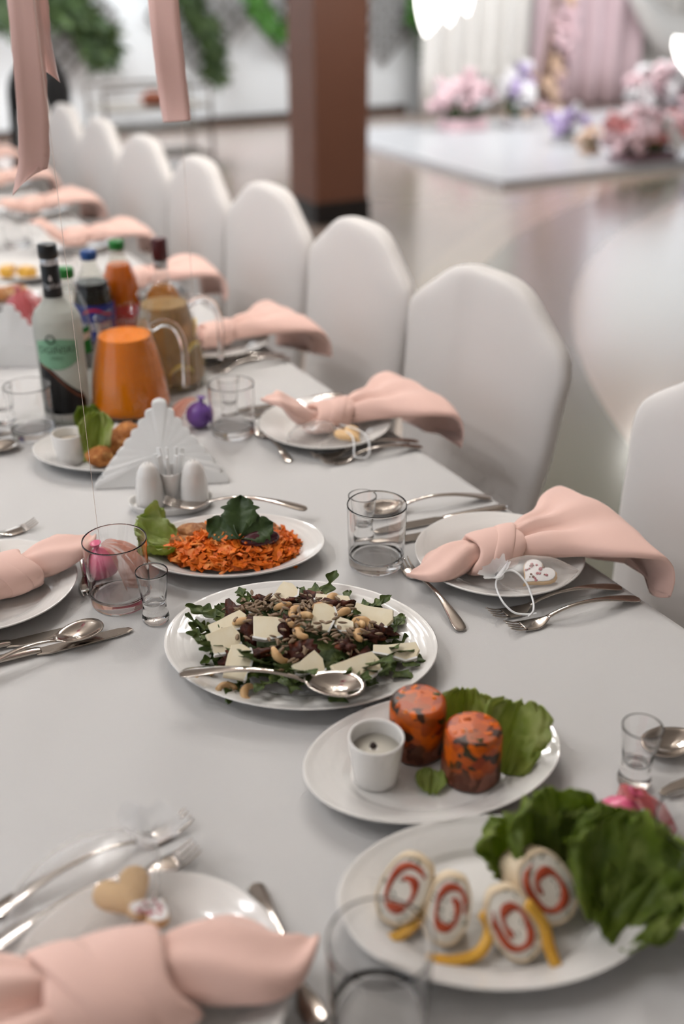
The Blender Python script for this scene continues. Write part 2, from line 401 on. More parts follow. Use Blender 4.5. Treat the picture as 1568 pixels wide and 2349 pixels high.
curtain('curtain', 9.0, 12.8, 9.75, .02, 3.2, .06, .26, 'drape', 'wide cream pleated curtain at the right behind the podium', 3)
rows = []
for i in range(25):
    u = i / 24; x = 8.6 + 1.9 * u; sag = .55 * (1 - (2 * u - 1) ** 2)
    rows.append([(x, 9.45 - .08 * math.sin(j / 7 * PI), 1.45 - sag - .1 * (j % 2) * .3 - .5 * j / 7 * (1 - .5 * abs(2 * u - 1))) for j in range(8)])
tag(sol(mk('curtain_swag', loft(rows, False), 'drape'), .006), 'draped cream swag hanging across the pink curtain', 'curtain')

# flower arrangements around the podium
def blossom_mesh(m):
    parts = []
    for k in range(7):
        a = k * 2.4; rr = .012 * math.sqrt(k)
        parts.append(xf(lathe([(.0, .0), (.02, .008), (.028, .026), (.02, .034)], 8), Matrix.Translation((rr * math.cos(a), rr * math.sin(a), .004 * k)) @ Matrix.Rotation(.25 * k, 4, (math.cos(a), -math.sin(a), 0))))
    return mesh('blossom', *join(*parts), m)
BLOOM = {c: blossom_mesh('petal_' + c) for c in ('pink', 'white', 'lilac', 'red', 'plum', 'peach')}
def bouquet(label, loc, w, d, h, cols, n, seed, pot='petal_white', ph=.1, sc=1.6):
    r = random.Random(seed)
    t = thing('flower_arrangement', label, 'flowers', loc)
    mk('planter', box(-w * .8, w * .8, -d * .8, d * .8, 0, ph, .01), pot, t, smooth=False)
    mk('foliage', blob(1, seed, .3, 2, 3, (w * .85, d * .85, h * .4)), 'fern', t, loc=(0, 0, ph + h * .3))
    for k in range(n):
        a = r.random() * 2 * PI; q = math.sqrt(r.random()); zz = r.random()
        o = obj('blossom', BLOOM[r.choice(cols)], t, (w * q * math.cos(a), d * q * math.sin(a), ph + h * (.25 + .75 * zz * math.sqrt(max(0, 1 - q * q * .8)))),
                (r.uniform(-.9, .9), r.uniform(-.9, .9), r.random() * 6), sc * r.uniform(.8, 1.3))
    return t
bouquet('pink and white flowers with a lilac top at the left corner of the podium', (5.9, 8.45, .05), .24, .16, .3, ['pink', 'pink', 'white'], 34, 1, 'petal_pink', .1, 1.9)
bouquet('small lilac and white posy beside the large pink one', (6.38, 8.3, .05), .1, .1, .42, ['lilac', 'white', 'white'], 18, 2, 'petal_white', .1, 1.7)
bouquet('small peach and tan flowers behind the pink ones', (6.78, 8.8, .05), .12, .1, .38, ['peach', 'peach', 'white'], 16, 3, 'petal_peach', .08, 1.7)
bouquet('lilac flowers in a small vase in the middle of the podium', (6.2, 7.35, .05), .1, .1, .2, ['lilac', 'lilac', 'white'], 16, 4, 'petal_white', .06, 1.4)
bouquet('peach candle and petal dish at the front of the podium', (6.05, 6.85, .05), .09, .07, .1, ['peach', 'white', 'peach'], 10, 5, 'petal_peach', .05, 1.2)
bouquet('big pink and red flower box at the right front of the podium', (6.22, 6.42, .05), .3, .16, .26, ['pink', 'red', 'white', 'pink'], 44, 6, 'petal_plum', .06, 1.8)
bouquet('big lilac and plum flower box at the right edge of the podium', (7.0, 6.3, .05), .3, .16, .34, ['lilac', 'plum', 'white', 'lilac'], 46, 7, 'petal_plum', .06, 1.9)
bouquet('tall white and pink flowers at the back of the podium', (6.95, 7.0, .05), .34, .14, .46, ['white', 'pink', 'white'], 44, 8, 'petal_white', .12, 2.0)

arch = thing('flower_arch', 'rough brown branch arch wound with pink flowers before the curtains', 'arch', (7.4, 9.15, 0))
for k, (dx, lean) in enumerate(((0, .12), (.1, .2), (-.07, .26))):
    mk('branch', tube(spline([(dx, .05 * k, 0), (dx + .03, 0, .4), (dx + lean * .5, .03, 1.0), (dx + lean, 0, 1.7), (dx + .5 + lean, 0, 2.3)], 16), [.035 - .001 * i for i in range(16)], 7), 'wood_branch', arch)
r = random.Random(31)
for k in range(26):
    z = .06 + .055 * k
    obj('blossom', BLOOM[r.choice(['pink', 'peach', 'plum', 'pink'])], arch, (r.uniform(-.14, .14) + .12 * z * .7, -.07 + r.uniform(-.04, .04), z), (r.uniform(.6, 1.8), r.uniform(-.6, .6), 0), r.uniform(1.2, 2))

# hanging lamps with glowing petals
def lamp(label, loc, petals, cord):
    t = thing('pendant_lamp', label, 'lamp', loc)
    for (p, q, ln, wd_) in petals:
        d = Vector(q).normalized()
        prof = [(wd_ * math.sin(PI * min(1, u) ** .8) ** .8 + .002, ln * u) for u in [i / 10 for i in range(11)]]
        mt = Matrix.Translation(p) @ d.to_track_quat('Z', 'Y').to_matrix().to_4x4()
        mk('petal', xf(lathe(prof, 14), mt), 'lamp_glow', t)
    mk('cord', tube([(cord[0], cord[1], .1), (cord[0], cord[1], 3.3 - loc[2])], .006, 6), 'wire_white', t)
lamp('glowing white pendant lamp with curved petals, nearer the column', (3.3, 5.0, 1.2), [((.03, 0, .32), (-.12, 0, -.5), .44, .10), ((.09, 0, .30), (-.02, 0, -.5), .36, .06), ((.12, 0, .32), (.10, 0, -.5), .34, .055)], (.06, 0))
lamp('glowing white pendant lamp with curved petals at the right edge', (4.1, 4.0, 1.0), [((-.12, 0, .12), (.55, 0, -.45), .42, .05), ((.1, 0, .0), (-.12, 0, .4), .24, .05), ((.13, 0, -.1), (.0, 0, .4), .3, .09)], (.3, 0))

# wall trellises with hanging plants
def trellis(label, cx, cz, half):
    t = thing('wall_trellis', label, 'trellis', (cx, 10.14, cz), 0, 'diamond trellises on the back wall')
    n = 7
    for s in (-1, 1):
        for k in range(n):
            u = -half + 2 * half * k / (n - 1)
            c = Matrix.Rotation(s * PI / 4, 4, 'Y')
            mk('bar', xf(box(u - .015, u + .015, -.012, .012, -half, half), c), 'wire_white', t, smooth=False)
    return t
def fronds(label, top, pts, n, matn, seed, ln=.16, spread=.07):
    """a hanging plant: leaves scattered along a drooping line"""
    r = random.Random(seed); path = spline(pts, 40); parts = []
    for k in range(n):
        p = Vector(path[min(39, int(r.random() * 40))]); a = r.random() * 2 * PI
        q = p + Vector((math.cos(a) * spread * r.random(), -.02 - .06 * r.random(), math.sin(a) * spread * r.random()))
        l = ln * r.uniform(.6, 1.2); d = Vector((r.uniform(-.7, .7), r.uniform(-.5, .1), r.uniform(-1, .2))).normalized(); s = d.cross(Vector((0, 1, .2))).normalized() * l * .16
        parts.append(([q, q + d * l * .5 + s, q + d * l, q + d * l * .5 - s], [(0, 1, 2, 3)]))
    t = thing('hanging_plant', label, 'plant', top)
    base = Vector(top)
    f = mk('foliage', xf(join(*parts), Matrix.Translation(-base)), matn, t, smooth=False); f['kind'] = 'stuff'
    mk('stem', tube([Vector(p) - base for p in path], .008, 6), matn, t)
    return t
trellis('diamond wire trellis on the back wall above the black jacket', 2.72, 1.02, .36)
trellis('diamond wire trellis on the back wall above the trolley', 4.02, .98, .36)
trellis('diamond wire trellis on the back wall left of the column', 5.0, 1.02, .36)
trellis('diamond wire trellis on the back wall right of the column', 6.05, 1.0, .36)
fronds('dark green hanging plant on the trellis above the black jacket', (2.55, 10.08, 1.4), [(2.5, 10.08, 1.35), (2.72, 10.06, 1.12), (2.95, 10.05, .9), (3.02, 10.05, .72)], 620, 'fern', 11, .16, .16)
fronds('dark green hanging plant at the top left corner', (2.1, 10.08, 1.4), [(2.1, 10.08, 1.35), (2.14, 10.06, 1.2), (2.2, 10.05, 1.0)], 160, 'fern', 12, .14, .1)
fronds('long dark green strand hanging on the trellis above the trolley', (3.8, 10.08, 1.35), [(3.8, 10.08, 1.35), (3.95, 10.06, 1.0), (4.08, 10.05, .75), (4.1, 10.05, .5)], 520, 'fern', 13, .15, .09)
fronds('curved green garland on the trellis left of the column', (4.5, 10.08, 1.2), [(4.5, 10.08, 1.2), (4.62, 10.06, .98), (4.8, 10.05, .86), (4.98, 10.05, .98), (5.05, 10.05, 1.2)], 420, 'fern_bright', 14, .13, .06)
fronds('bright green fern hanging on the trellis right of the column', (6.38, 10.08, 1.1), [(6.3, 10.08, 1.05), (6.45, 10.06, .9), (6.52, 10.05, .72), (6.5, 10.05, .56)], 330, 'fern_bright', 15, .15, .1)

# serving trolley
tr = thing('serving_trolley', 'metal serving trolley with three shelves by the white wall', 'trolley', (2.4, 8.0, 0))
for x in (0, .83):
    for y in (0, .45):
        mk('leg', tube([(x, y, .04), (x, y, .6)], .014, 8), 'trolley_metal', tr)
        mk('caster', lathe([(0, 0), (.025, .0), (.03, .02), (.02, .04), (0, .04)], 10), 'plinth', tr, loc=(x, y, 0))
for z in (.09, .28, .44):
    sh = mk('shelf', box(0, .83, 0, .45, z, z + .018, .004), 'trolley_shelf', tr, smooth=False)
for y in (0, .45):
    mk('rail', tube([(0, y, .6), (.415, y, .605), (.83, y, .6)], .012, 8), 'trolley_metal', tr)
bw = thing('bread_basket', 'small brown bowl of rolls on top of the serving trolley', 'bowl', (2.85, 8.2, .458))
mk('bowl', lathe([(0, .004), (.07, .004), (.11, .06), (.118, .06), (.075, 0), (0, 0)], 20), 'terracotta', bw)
for k in range(4): mk('roll', blob(.04, k, .2), 'terracotta', bw, loc=(.04 * math.cos(k * 1.6), .04 * math.sin(k * 1.6), .06))

# ================================================================== the table and the chairs
tb = thing('banquet_table', 'long banquet table standing under the white tablecloth', 'table', (.435, 2.4, 0))
mk('tabletop', box(-.40, .40, -2.75, 2.75, .70, .738, .005), 'wood_table', tb, smooth=False)
for x in (-.13, .13):
    for y in (-2.6, -.9, .9, 2.6): mk('leg', box(x - .025, x + .025, y - .025, y + .025, 0, .70), 'wood_table', tb, smooth=False)
def cloth_rows():
    prof = [(.012, .52), (.014, .60), (.018, .70), (.021, .735), (.028, .747), (.04, .75)] + [(.04 + .79 * i / 12, .75) for i in range(1, 12)] + \
           [(.83, .75), (.842, .747), (.849, .735), (.852, .70), (.856, .60), (.858, .53)]
    rows = []
    for i in range(141):
        y = -.38 + 5.6 * i / 140
        rows.append([(x + (.012 * math.sin(y * 13 + z * 5) * max(0, (.73 - z) / .2) * (1 if x > .4 else -1)), y, z) for x, z in prof])
    a = rows[0]; e = rows[-1]
    def end(row, dy):
        out = []
        for s, z in ((.35, .747), (.6, .735), (.8, .68), (1, .56)):
            out.append([(x, y + dy * .03 * s * (1 if z < .75 else 0), min(zz, z)) for x, y, zz in row])
        return out
    return list(reversed(end(a, -1))) + rows + end(e, 1)
tag(mk('tablecloth', loft(cloth_rows(), False), 'cloth'), 'long white linen cloth spread over the banquet table', 'tablecloth')

# white covered banquet chair, back plane at local x = 0, facing -x
def sup(w, t, n=24, e=.55):
    out = []
    for j in range(n):
        a = 2 * PI * j / n; c, s = math.cos(a), math.sin(a)
        out.append((t * math.copysign(abs(c) ** e, c), w * math.copysign(abs(s) ** e, s)))
    return out
def chair_parts():
    prof = [(.44, .185, .03), (.5, .188, .032), (.6, .198, .03), (.7, .214, .029), (.78, .220, .028), (.82, .2255, .027), (.85, .224, .026), (.872, .214, .0255),
            (.890, .193, .025), (.909, .165, .0245), (.928, .138, .024), (.944, .114, .023), (.955, .090, .021), (.962, .062, .017), (.965, .03, .008)]
    rows = []
    for z, w, t in spline(prof, 40):
        lean = .10 * (z - .44)
        rows.append([(x + lean - .03, y, z) for x, y in sup(w, t, 28, .6)])
    back = loft(rows, True, True, True)
    rows = [[(x - .24 - .0, y, z) for x, y in sup(.203 + d, .215 + d, 28, .42)] for z, d in ((.42, .004), (.455, .006), (.475, 0), (.483, -.02), (.486, -.1), (.486, -.2))]
    seat = loft(rows, True, False, True)
    rows = []
    for i in range(9):
        t = i / 8; z = .42 * (1 - t)
        rows.append([(x - .235, y * (1 + .02 * math.sin(9 * math.atan2(y, x)) * t), z) for x, y in sup(.200 + .015 * t, .222 + .01 * t, 40, .42)])
    return back, seat, loft(rows, True, False, False)
cb, cs, ck = chair_parts()
CH = 'white covered chairs along the right side'
chair = thing('banquet_chair', 'white covered banquet chair cut off by the right edge, nearest the camera', 'chair', (1.07, .83, 0), 0, CH)
mk('back_cover', cb, 'chair_cover', chair); mk('seat_cover', cs, 'chair_cover', chair); mk('skirt', ck, 'chair_cover', chair)
ords = ['second', 'third', 'fourth', 'fifth', 'sixth', 'seventh', 'eighth', 'ninth', 'tenth']
for k, (y, rz) in enumerate([(1.45, .03), (1.90, -.03), (2.35, .02), (2.80, -.02), (3.25, .02), (3.70, 0), (4.15, .02), (4.60, 0)]):
    copy_tree(chair, (1.07, y, 0), rz, 'white covered banquet chair, %s from the right edge in the row' % ords[k])
copy_tree(chair, (1.24, 5.08, 0), 0, 'white covered banquet chair under the black jacket')

jk = thing('jacket', 'black jacket draped over the back of a far white chair', 'jacket', (1.24, 5.08, .45)); jk.scale = (1.1, 1.2, 1.05)
rows = []
for z, w, t in spline([(.08, .25, .07), (.2, .25, .07), (.34, .25, .062), (.44, .245, .058), (.5, .225, .055), (.55, .15, .045), (.585, .08, .03), (.6, .03, .012)], 20):
    rows.append([(x + .10 * z - .03, y * (1 + .03 * math.sin(7 * z * 9 + y * 20)), z) for x, y in sup(w, t, 24, .7)])
mk('body', loft(rows, True, False, True), 'black_cloth', jk)
for s in (-1, 1):
    mk('sleeve', tube(spline([(.0, s * .2, .5), (-.02, s * .285, .42), (-.03, s * .31, .25), (-.05, s * .33, .06)], 12), [.05, .055, .055, .052, .05, .048, .046, .044, .042, .04, .038, .036], 10), 'black_cloth', jk)

# ================================================================== tableware
T = .7503
def ell_row(x, w, z, t, n=10):
    return [(x, w * math.cos(2 * PI * j / n), z + t / 2 * math.sin(2 * PI * j / n)) for j in range(n)]
HND = [(.056, .0036, .0075, .003), (.075, .003, .0135, .0032), (.1, .0032, .0165, .0034), (.13, .0046, .0150, .0032), (.155, .0072, .0105, .003), (.175, .0092, .0055, .003), (.186, .008, .0030, .0026), (.19, .002, .0025, .0015)]
HANDLE = mesh('handle', *loft([ell_row(*s) for s in spline(HND, 26)], True, True, True), 'steel')
HEAD = mesh('head', *loft([ell_row(x, w, z, .0022) for x, w, z in spline([(.021, .0108, .0035), (.03, .0118, .0022), (.042, .0112, .0022), (.051, .0072, .0045), (.058, .0036, .0078)], 14)], True, True, True), 'steel')
TINE = mesh('tine', *loft([ell_row(x, w, z, .0019, 6) for x, w, z in ((.024, .0021, .003), (.014, .0017, .0045), (.004, .0014, .0085), (0, .0004, .0108))], True, True, True), 'steel')
def bowl_mesh():
    rows = []; n = 28
    for i in range(7):
        q = i / 6
        rows.append([(.031 + .031 * q * math.cos(2 * PI * j / n), (.0205 - .004 * math.cos(2 * PI * j / n)) * q * math.sin(2 * PI * j / n),
                      .0015 + .0085 * q * q + (.0016 * q if math.cos(2 * PI * j / n) > .9 else 0)) for j in range(n)])
    return mesh('bowl', *loft(rows), 'steel')
BOWL = bowl_mesh()
BLADE = mesh('blade', *prism([(0, .003), (.006, .0068), (.02, .0092), (.06, .0104), (.1, .0098), (.112, .006), (.112, -.0058), (.06, -.0062), (.015, -.0058), (.004, -.003)], .0018, .0040, .06), 'steel', False)
KHAND = mesh('handle', *loft([ell_row(*s) for s in spline([(.106, .0048, .004, .005), (.116, .0062, .005, .0062), (.15, .0066, .0055, .0072), (.19, .0088, .005, .007), (.204, .0082, .0046, .006), (.21, .002, .004, .003)], 16)], True, True, True), 'steel')

def cutlery(kind, tip, end, label, z=T, pitch=0, roll=0, group=None):
    tip = Vector((tip[0], tip[1], z)); d = Vector((end[0] - tip[0], end[1] - tip[1]))
    L0 = .21 if kind == 'knife' else .19
    t = thing(kind, label, kind, tip, math.atan2(d.y, d.x), group)
    t.rotation_euler = (roll, -pitch, math.atan2(d.y, d.x)); s = d.length / L0
    t.scale = (s, min(s, 1.05), min(s, 1.05))
    if kind == 'fork':
        obj('handle', HANDLE, t); hd = obj('head', HEAD, t)
        for y in (-.0088, -.0029, .0029, .0088): obj('tine', TINE, hd, (0, y, 0))
    elif kind == 'spoon':
        obj('handle', HANDLE, t); sol(obj('bowl', BOWL, t), .0014)
    else:
        obj('blade', BLADE, t); obj('handle', KHAND, t)
    return t

PP = [(0, .005), (.3, .005), (.58, .005), (.64, .0062), (.70, .0105), (.80, .0150), (.92, .0195), (.975, .0222), (.992, .0226), (1.0, .0218), (.985, .0198), (.9, .0150), (.74, .0062), (.64, .0016), (.60, 0), (.3, 0), (0, 0)]
PLATE = mesh('plate', *lathe([(r * .108, z) for r, z in PP], 72), 'porcelain_grooved')
def plate(x, y, label, group='round dinner plates'):
    return tag(obj('plate', PLATE, None, (x, y, T)), label, 'plate', group)
def platter(x, y, a, b, deg, label):
    V, F = lathe([(r, z * 1.02) for r, z in PP], 80, a, b)
    return tag(mk('oval_platter', (V, F), 'porcelain_grooved', loc=(x, y, T), rot=(0, 0, math.radians(deg))), label, 'platter', 'oval serving platters')

# ---- glasses
def tumbler_mesh():
    return mesh('tumbler', *lathe([(0, .0006), (.030, .0004), (.0335, .0012), (.0352, .004), (.0362, .02), (.0380, .0862), (.0376, .0873), (.0370, .0873), (.0366, .0862), (.0346, .02), (.0332, .0142), (.028, .0122), (0, .0116)], 56), 'glass')
TUMB = tumbler_mesh()
SHOT = mesh('shot_glass', *lathe([(0, .0006), (.0135, .0005), (.0155, .0022), (.0162, .006), (.0154, .011), (.0138, .020), (.0140, .028), (.0162, .044), (.0190, .0676), (.0187, .0684), (.0181, .0684), (.0178, .0676), (.0148, .044), (.0124, .031), (.0105, .0262), (.006, .0245), (0, .0242)], 44), 'glass')
def tumbler(x, y, label): return tag(obj('tumbler', TUMB, None, (x, y, T)), label, 'glass', 'clear tumblers')
def shot(x, y, label): return tag(obj('shot_glass', SHOT, None, (x, y, T)), label, 'glass', 'clear shot glasses')

# ---- pink knotted napkins
def napkin_meshes(seed, tipz=.0, open_side=-1):
    r = random.Random(seed)
    rows = []
    for x, k in spline([(-.026, .62), (-.031, .8), (-.030, .96), (-.018, 1.04), (.0, 1.07), (.02, 1.03), (.032, .96), (.034, .8), (.028, .6)], 19):
        row = []
        for j in range(36):
            a = 2 * PI * j / 36
            cr = 1 - .05 * math.exp(-((math.sin(a - .9 - x * 14)) / .12) ** 2)
            row.append((x + .008 * math.sin(a + .4) + .003 * math.sin(3 * a + seed), .034 * k * cr * math.cos(a), .0245 + .0235 * k * cr * math.sin(a)))
        rows.append(row)
    knot = loft(rows)
    rows = []
    for x, k in spline([(-.0125, .96), (-.0135, 1.05), (-.004, 1.105), (.008, 1.09), (.014, 1.05), (.0135, .98)], 11):
        rows.append([(x + .014 + .020 * math.sin(a + 1.2), .034 * k * math.cos(a), .0245 + .0235 * k * math.sin(a)) for a in [2 * PI * j / 36 for j in range(36)]])
    band = loft(rows)
    rows = []; st = [(-.015, .016, .012, .024, 0), (-.032, .021, .016, .025, 0), (-.050, .029, .0175, .0235 + tipz * .3, -.002), (-.068, .034, .016, .0215 + tipz * .6, -.004), (-.085, .030, .0095, .0195 + tipz, -.003), (-.098, .016, .0042, .018 + tipz * 1.1, 0), (-.105, .004, .002, .017 + tipz * 1.15, .002)]
    for x, w, h, z, dy in spline(st, 30):
        row = []; u = min(1, (-x - .015) / .088)
        for j in range(33):
            g = 100 * max(0, (u - .35) / .65) ** 1.2 - 20; a = math.radians(open_side * 115 + g / 2 + (360 - g) * j / 32)
            spi = 1 - .14 * (j / 32) * u
            row.append((x + .012 * u * math.cos(a), dy + w * spi * math.cos(a), z + h * spi * math.sin(a) + .0015 * math.sin(5 * a + x * 60)))
        rows.append(row)
    short = loft(rows, False)
    rows = []
    st = [(.018, .018, .014, .024), (.04, .030, .0195, .028), (.065, .046, .021, .034), (.095, .064, .0175, .036), (.120, .090, .016, .042), (.145, .106, .015, .044), (.168, .116, .014, .040), (.184, .120, .012, .022), (.192, .120, .010, -.004), (.194, .116, .008, -.032)]
    P0 = spline(st, 44)
    for i, (x, w, h, z) in enumerate(P0):
        u = i / 43; row = []
        for j in range(48):
            a = 2 * PI * j / 48; c, s = math.cos(a), math.sin(a)
            valley = math.exp(-((c + .12) / .2) ** 2) * (1 - u) ** .7 + .55 * math.exp(-((c - .5) / .16) ** 2) * max(0, 1 - abs(u - .35) * 2.2)
            zz = z + h * s * (1 - (.95 * valley if s > 0 else 0)) + .006 * u * math.sin(4.2 * c + seed) * (1 - .4 * u)
            hang = max(0, u - .62) / .38
            row.append((x + .012 * hang * math.sin(5 * c + seed * 2) + (.010 * math.cos(2.5 * c) * hang), w * c * (1 - .06 * (1 - abs(s))) - .022 * u, zz - .02 * hang * c))
        rows.append(row)
    long_ = loft(rows, True, True, True)
    return [mesh(n, *vf, 'napkin_pink') for n, vf in (('knot', knot), ('wrap', band), ('short_tail', short), ('long_tail', long_))]
NAPS = [napkin_meshes(1), napkin_meshes(2, .05), napkin_meshes(3, .02)]
def napkin(x, y, rz, label, v=0, sc=1.0, flip=1, z=.0062):
    t = thing('napkin', label, 'napkin', (x, y, T + z), rz, 'pink knotted napkins')
    t.scale = (sc, sc * flip, sc)
    for me in NAPS[v]:
        o = obj(me.name.split('.')[0], me, t)
        if me.name.startswith(('short',)): sol(o, .0012)
    return t

# ---- organza favour bags
def bag_mesh(seed, L=.1, W=.033, Hh=.016):
    rows = []
    for x, w, h in spline([(-.40, .16, .3), (-.33, .55, .75), (-.15, .95, 1.0), (.1, 1.0, 1.05), (.3, .8, .85), (.45, .45, .5), (.55, .16, .2), (.58, .03, .04)], 22):
        row = []
        for j in range(28):
            a = 2 * PI * j / 28
            q = 1 + .10 * noise.noise((x * 6, 2.2 * math.cos(a), 2.2 * math.sin(a) + seed)) + .06 * math.sin(6 * a + x * 8) * max(0, -.2 - x) * 5
            row.append((x * L, W * w * q * math.cos(a), Hh * (1 + h * q * math.sin(a))))
        rows.append(row)
    return mesh('pouch', *loft(rows), 'organza')
def frill_mesh(seed, R=.02):
    rows = []
    for i in range(9):
        u = i / 8; row = []
        for j in range(110):
            a = 2 * PI * j / 64
            f = noise.noise((2.6 * math.cos(a), 2.6 * math.sin(a), seed)) + .6 * noise.noise((6 * math.cos(a), 6 * math.sin(a), seed + u))
            rr = .004 + R * .7 * u ** .8 * (1 + .35 * u * f); zz = .017 * u * (1 + .2 * f) - .004 * u * u
            row.append((rr * math.cos(a), rr * math.sin(a), zz))
        rows.append(row)
    return mesh('frill', *loft(rows), 'organza_dense')
def bag(loc, rz, label, seed, string=None, sc=1.0, tilt=(0, -.5)):
    t = thing('organza_bag', label, 'gift bag', loc, rz, 'organza favour bags'); t.scale = (sc,) * 3
    obj('pouch', bag_mesh(seed), t)
    obj('frill', frill_mesh(seed), t, (-.038, 0, .018), (tilt[0], tilt[1], 0))
    mk('tie', xf(lathe([(.0045, -.003), (.0062, 0), (.0045, .003)], 14), Matrix.Translation((-.038, 0, .018)) @ Matrix.Rotation(-.5, 4, 'Y')), 'cord_white', t)
    if string:
        inv = (Matrix.Translation(loc) @ Matrix.Rotation(rz, 4, 'Z') @ Matrix.Scale(sc, 4)).inverted()
        for s in string:
            mk('drawstring', tube([inv @ Vector(p) for p in spline(s, 40)], .0013 / sc, 6), 'cord_white', t)
    return t
def heart(sc, n=28):
    return [(sc * (math.sin(t) ** 3), sc * (13 * math.cos(t) - 5 * math.cos(2 * t) - 2 * math.cos(3 * t) - math.cos(4 * t)) / 16) for t in [2 * PI * k / n for k in range(n)]]
def cookie(loc, rz, label, size=.026, dots=True, tilt=(0, 0), seed=0, matn='biscuit'):
    t = thing('cookie', label, 'cookie', loc, rz); t.rotation_euler = (tilt[0], tilt[1], rz)
    mk('biscuit', prism(heart(size), 0, .006, .06), matn, t)
    if dots:
        mk('icing', prism(heart(size * .92), .006, .0074, .05), 'icing', t)
        r = random.Random(seed)
        for k in range(22):
            a = r.random() * 2 * PI; q = size * .62 * math.sqrt(r.random())
            mk('sugar_flower', blob(.0016 * r.uniform(.7, 1.5), k, .3, 2, 1, (1, 1, .5)), r.choice(['flower_dot', 'flower_dot', 'brown_dot']), t, loc=(q * math.cos(a), q * math.sin(a), .0078))
    return t

# ---- balloon weights: small water balloons in tulle
def weight(loc, r, balloon, tulle, label, lean=(0, 0), veil=None, veil_dir=0, seed=1):
    t = thing('balloon_weight', label, 'balloon', loc)
    prof = [(.001, -1), (.35, -.94), (.68, -.74), (.92, -.4), (1, 0), (.94, .34), (.74, .66), (.45, .88), (.2, 1.02), (.11, 1.12), (.09, 1.2), (.2, 1.3), (.34, 1.42), (.3, 1.44), (.08, 1.26), (.001, 1.24)]
    mt = Matrix.Translation((0, 0, r)) @ Matrix.Rotation(lean[0], 4, 'X') @ Matrix.Rotation(lean[1], 4, 'Y')
    mk('balloon', xf(lathe([(a * r, b * r) for a, b in prof], 32), mt), balloon, t)
    mk('knot', xf(lathe([(.0, 1.1 * r), (.17 * r, 1.14 * r), (.19 * r, 1.19 * r), (.13 * r, 1.24 * r)], 12), mt), balloon, t)
    if veil:
        rows = []
        for i in range(12):
            u = i / 11; row = []
            for j in range(25):
                v = j / 24 - .5
                a = veil_dir + v * 1.9
                rr = r * (.16 + veil * u * (1 + .2 * math.sin(7 * v * PI + seed)))
                z = r * (2.2 + .35 * math.sin(PI * u) - 2.15 * u ** 1.6 + .28 * u * math.sin(9 * v * PI + seed))
                row.append((rr * math.cos(a), rr * math.sin(a), max(z, .0015 + .002 * (j % 2))))
            rows.append(row)
        mk('tulle', loft(rows, False), tulle, t)
    return t

# ================================================================== place settings
# --- right side, in focus
plate(.733, .921, 'round white plate under the sharp pink napkin at the right table edge')
napkin(.714, .916, math.radians(-6), 'sharp pink knotted napkin hanging over the right table edge', 0)
cookie((.738, .849, T + .0215), math.radians(-80), 'heart cookie with white icing and pink sugar flowers in the sharp organza bag', .0235, True, (.30, .1), 3)
bag((.730, .852, T + .0075), math.radians(-20), 'sharp white organza bag with a cookie on the right plate', 1,
    [[(.692, .866, .778), (.676, .850, .776), (.668, .826, .770), (.672, .808, .763), (.684, .797, .7625), (.693, .792, .764)],
     [(.692, .866, .779), (.706, .858, .784), (.709, .836, .779), (.702, .812, .770), (.692, .797, .7655), (.682, .793, .7625)]], 1.05)
cutlery('fork', (.627, .985), (.607, .818), 'small fork standing alone left of the sharp napkin plate')
cutlery('fork', (.650, .826), (.834, .803), 'upper of two crossed forks before the sharp napkin plate')
cutlery('fork', (.652, .794), (.835, .772), 'lower of two forks before the sharp napkin plate, nearest the edge')
cutlery('spoon', (.650, 1.124), (.838, 1.080), 'spoon behind the sharp napkin plate, seen through the tumbler')
cutlery('knife', (.635, 1.070), (.838, 1.043), 'knife between the spoon and the sharp napkin plate')
cutlery('knife', (.612, 1.040), (.815, 1.012), 'knife half hidden under the rim of the sharp napkin plate')
tumbler(.598, 1.001, 'clear empty tumbler between the salad and the sharp napkin plate')
shot(.612, 1.062, 'clear shot glass behind the tumbler by the sharp napkin plate')

# --- right side, second setting
plate(.737, 1.405, 'round white plate with a blurred pink napkin beside the purple balloon')
napkin(.742, 1.404, math.radians(-2), 'blurred pink knotted napkin with its short tail standing up', 1)
cookie((.745, 1.338, T + .02), .3, 'brown edged cookie on the blurred second plate', .024, False, (.2, 0), 5)
bag((.70, 1.372, T + .0065), math.radians(200), 'blurred organza bag with a cord on the second right plate', 5,
    [[(.735, 1.372, .775), (.742, 1.33, .777), (.733, 1.30, .775), (.722, 1.278, .764), (.735, 1.272, .760)], [(.735, 1.385, .777), (.757, 1.34, .779), (.760, 1.305, .776), (.748, 1.278, .764), (.735, 1.27, .760)]], 1.0)
cutlery('fork', (.642, 1.47), (.636, 1.33), 'dark small fork left of the second right plate')
cutlery('fork', (.670, 1.322), (.852, 1.300), 'fork close below the rim of the second right plate')
cutlery('fork', (.674, 1.297), (.846, 1.279), 'fork below the cord of the second right plate')
cutlery('knife', (.632, 1.555), (.842, 1.535), 'knife behind the second right plate')
cutlery('knife', (.640, 1.525), (.850, 1.508), 'knife touching the back of the second right plate')
tumbler(.605, 1.478, 'clear tumbler beside the purple balloon')
shot(.628, 1.545, 'clear shot glass behind the tumbler by the purple balloon')

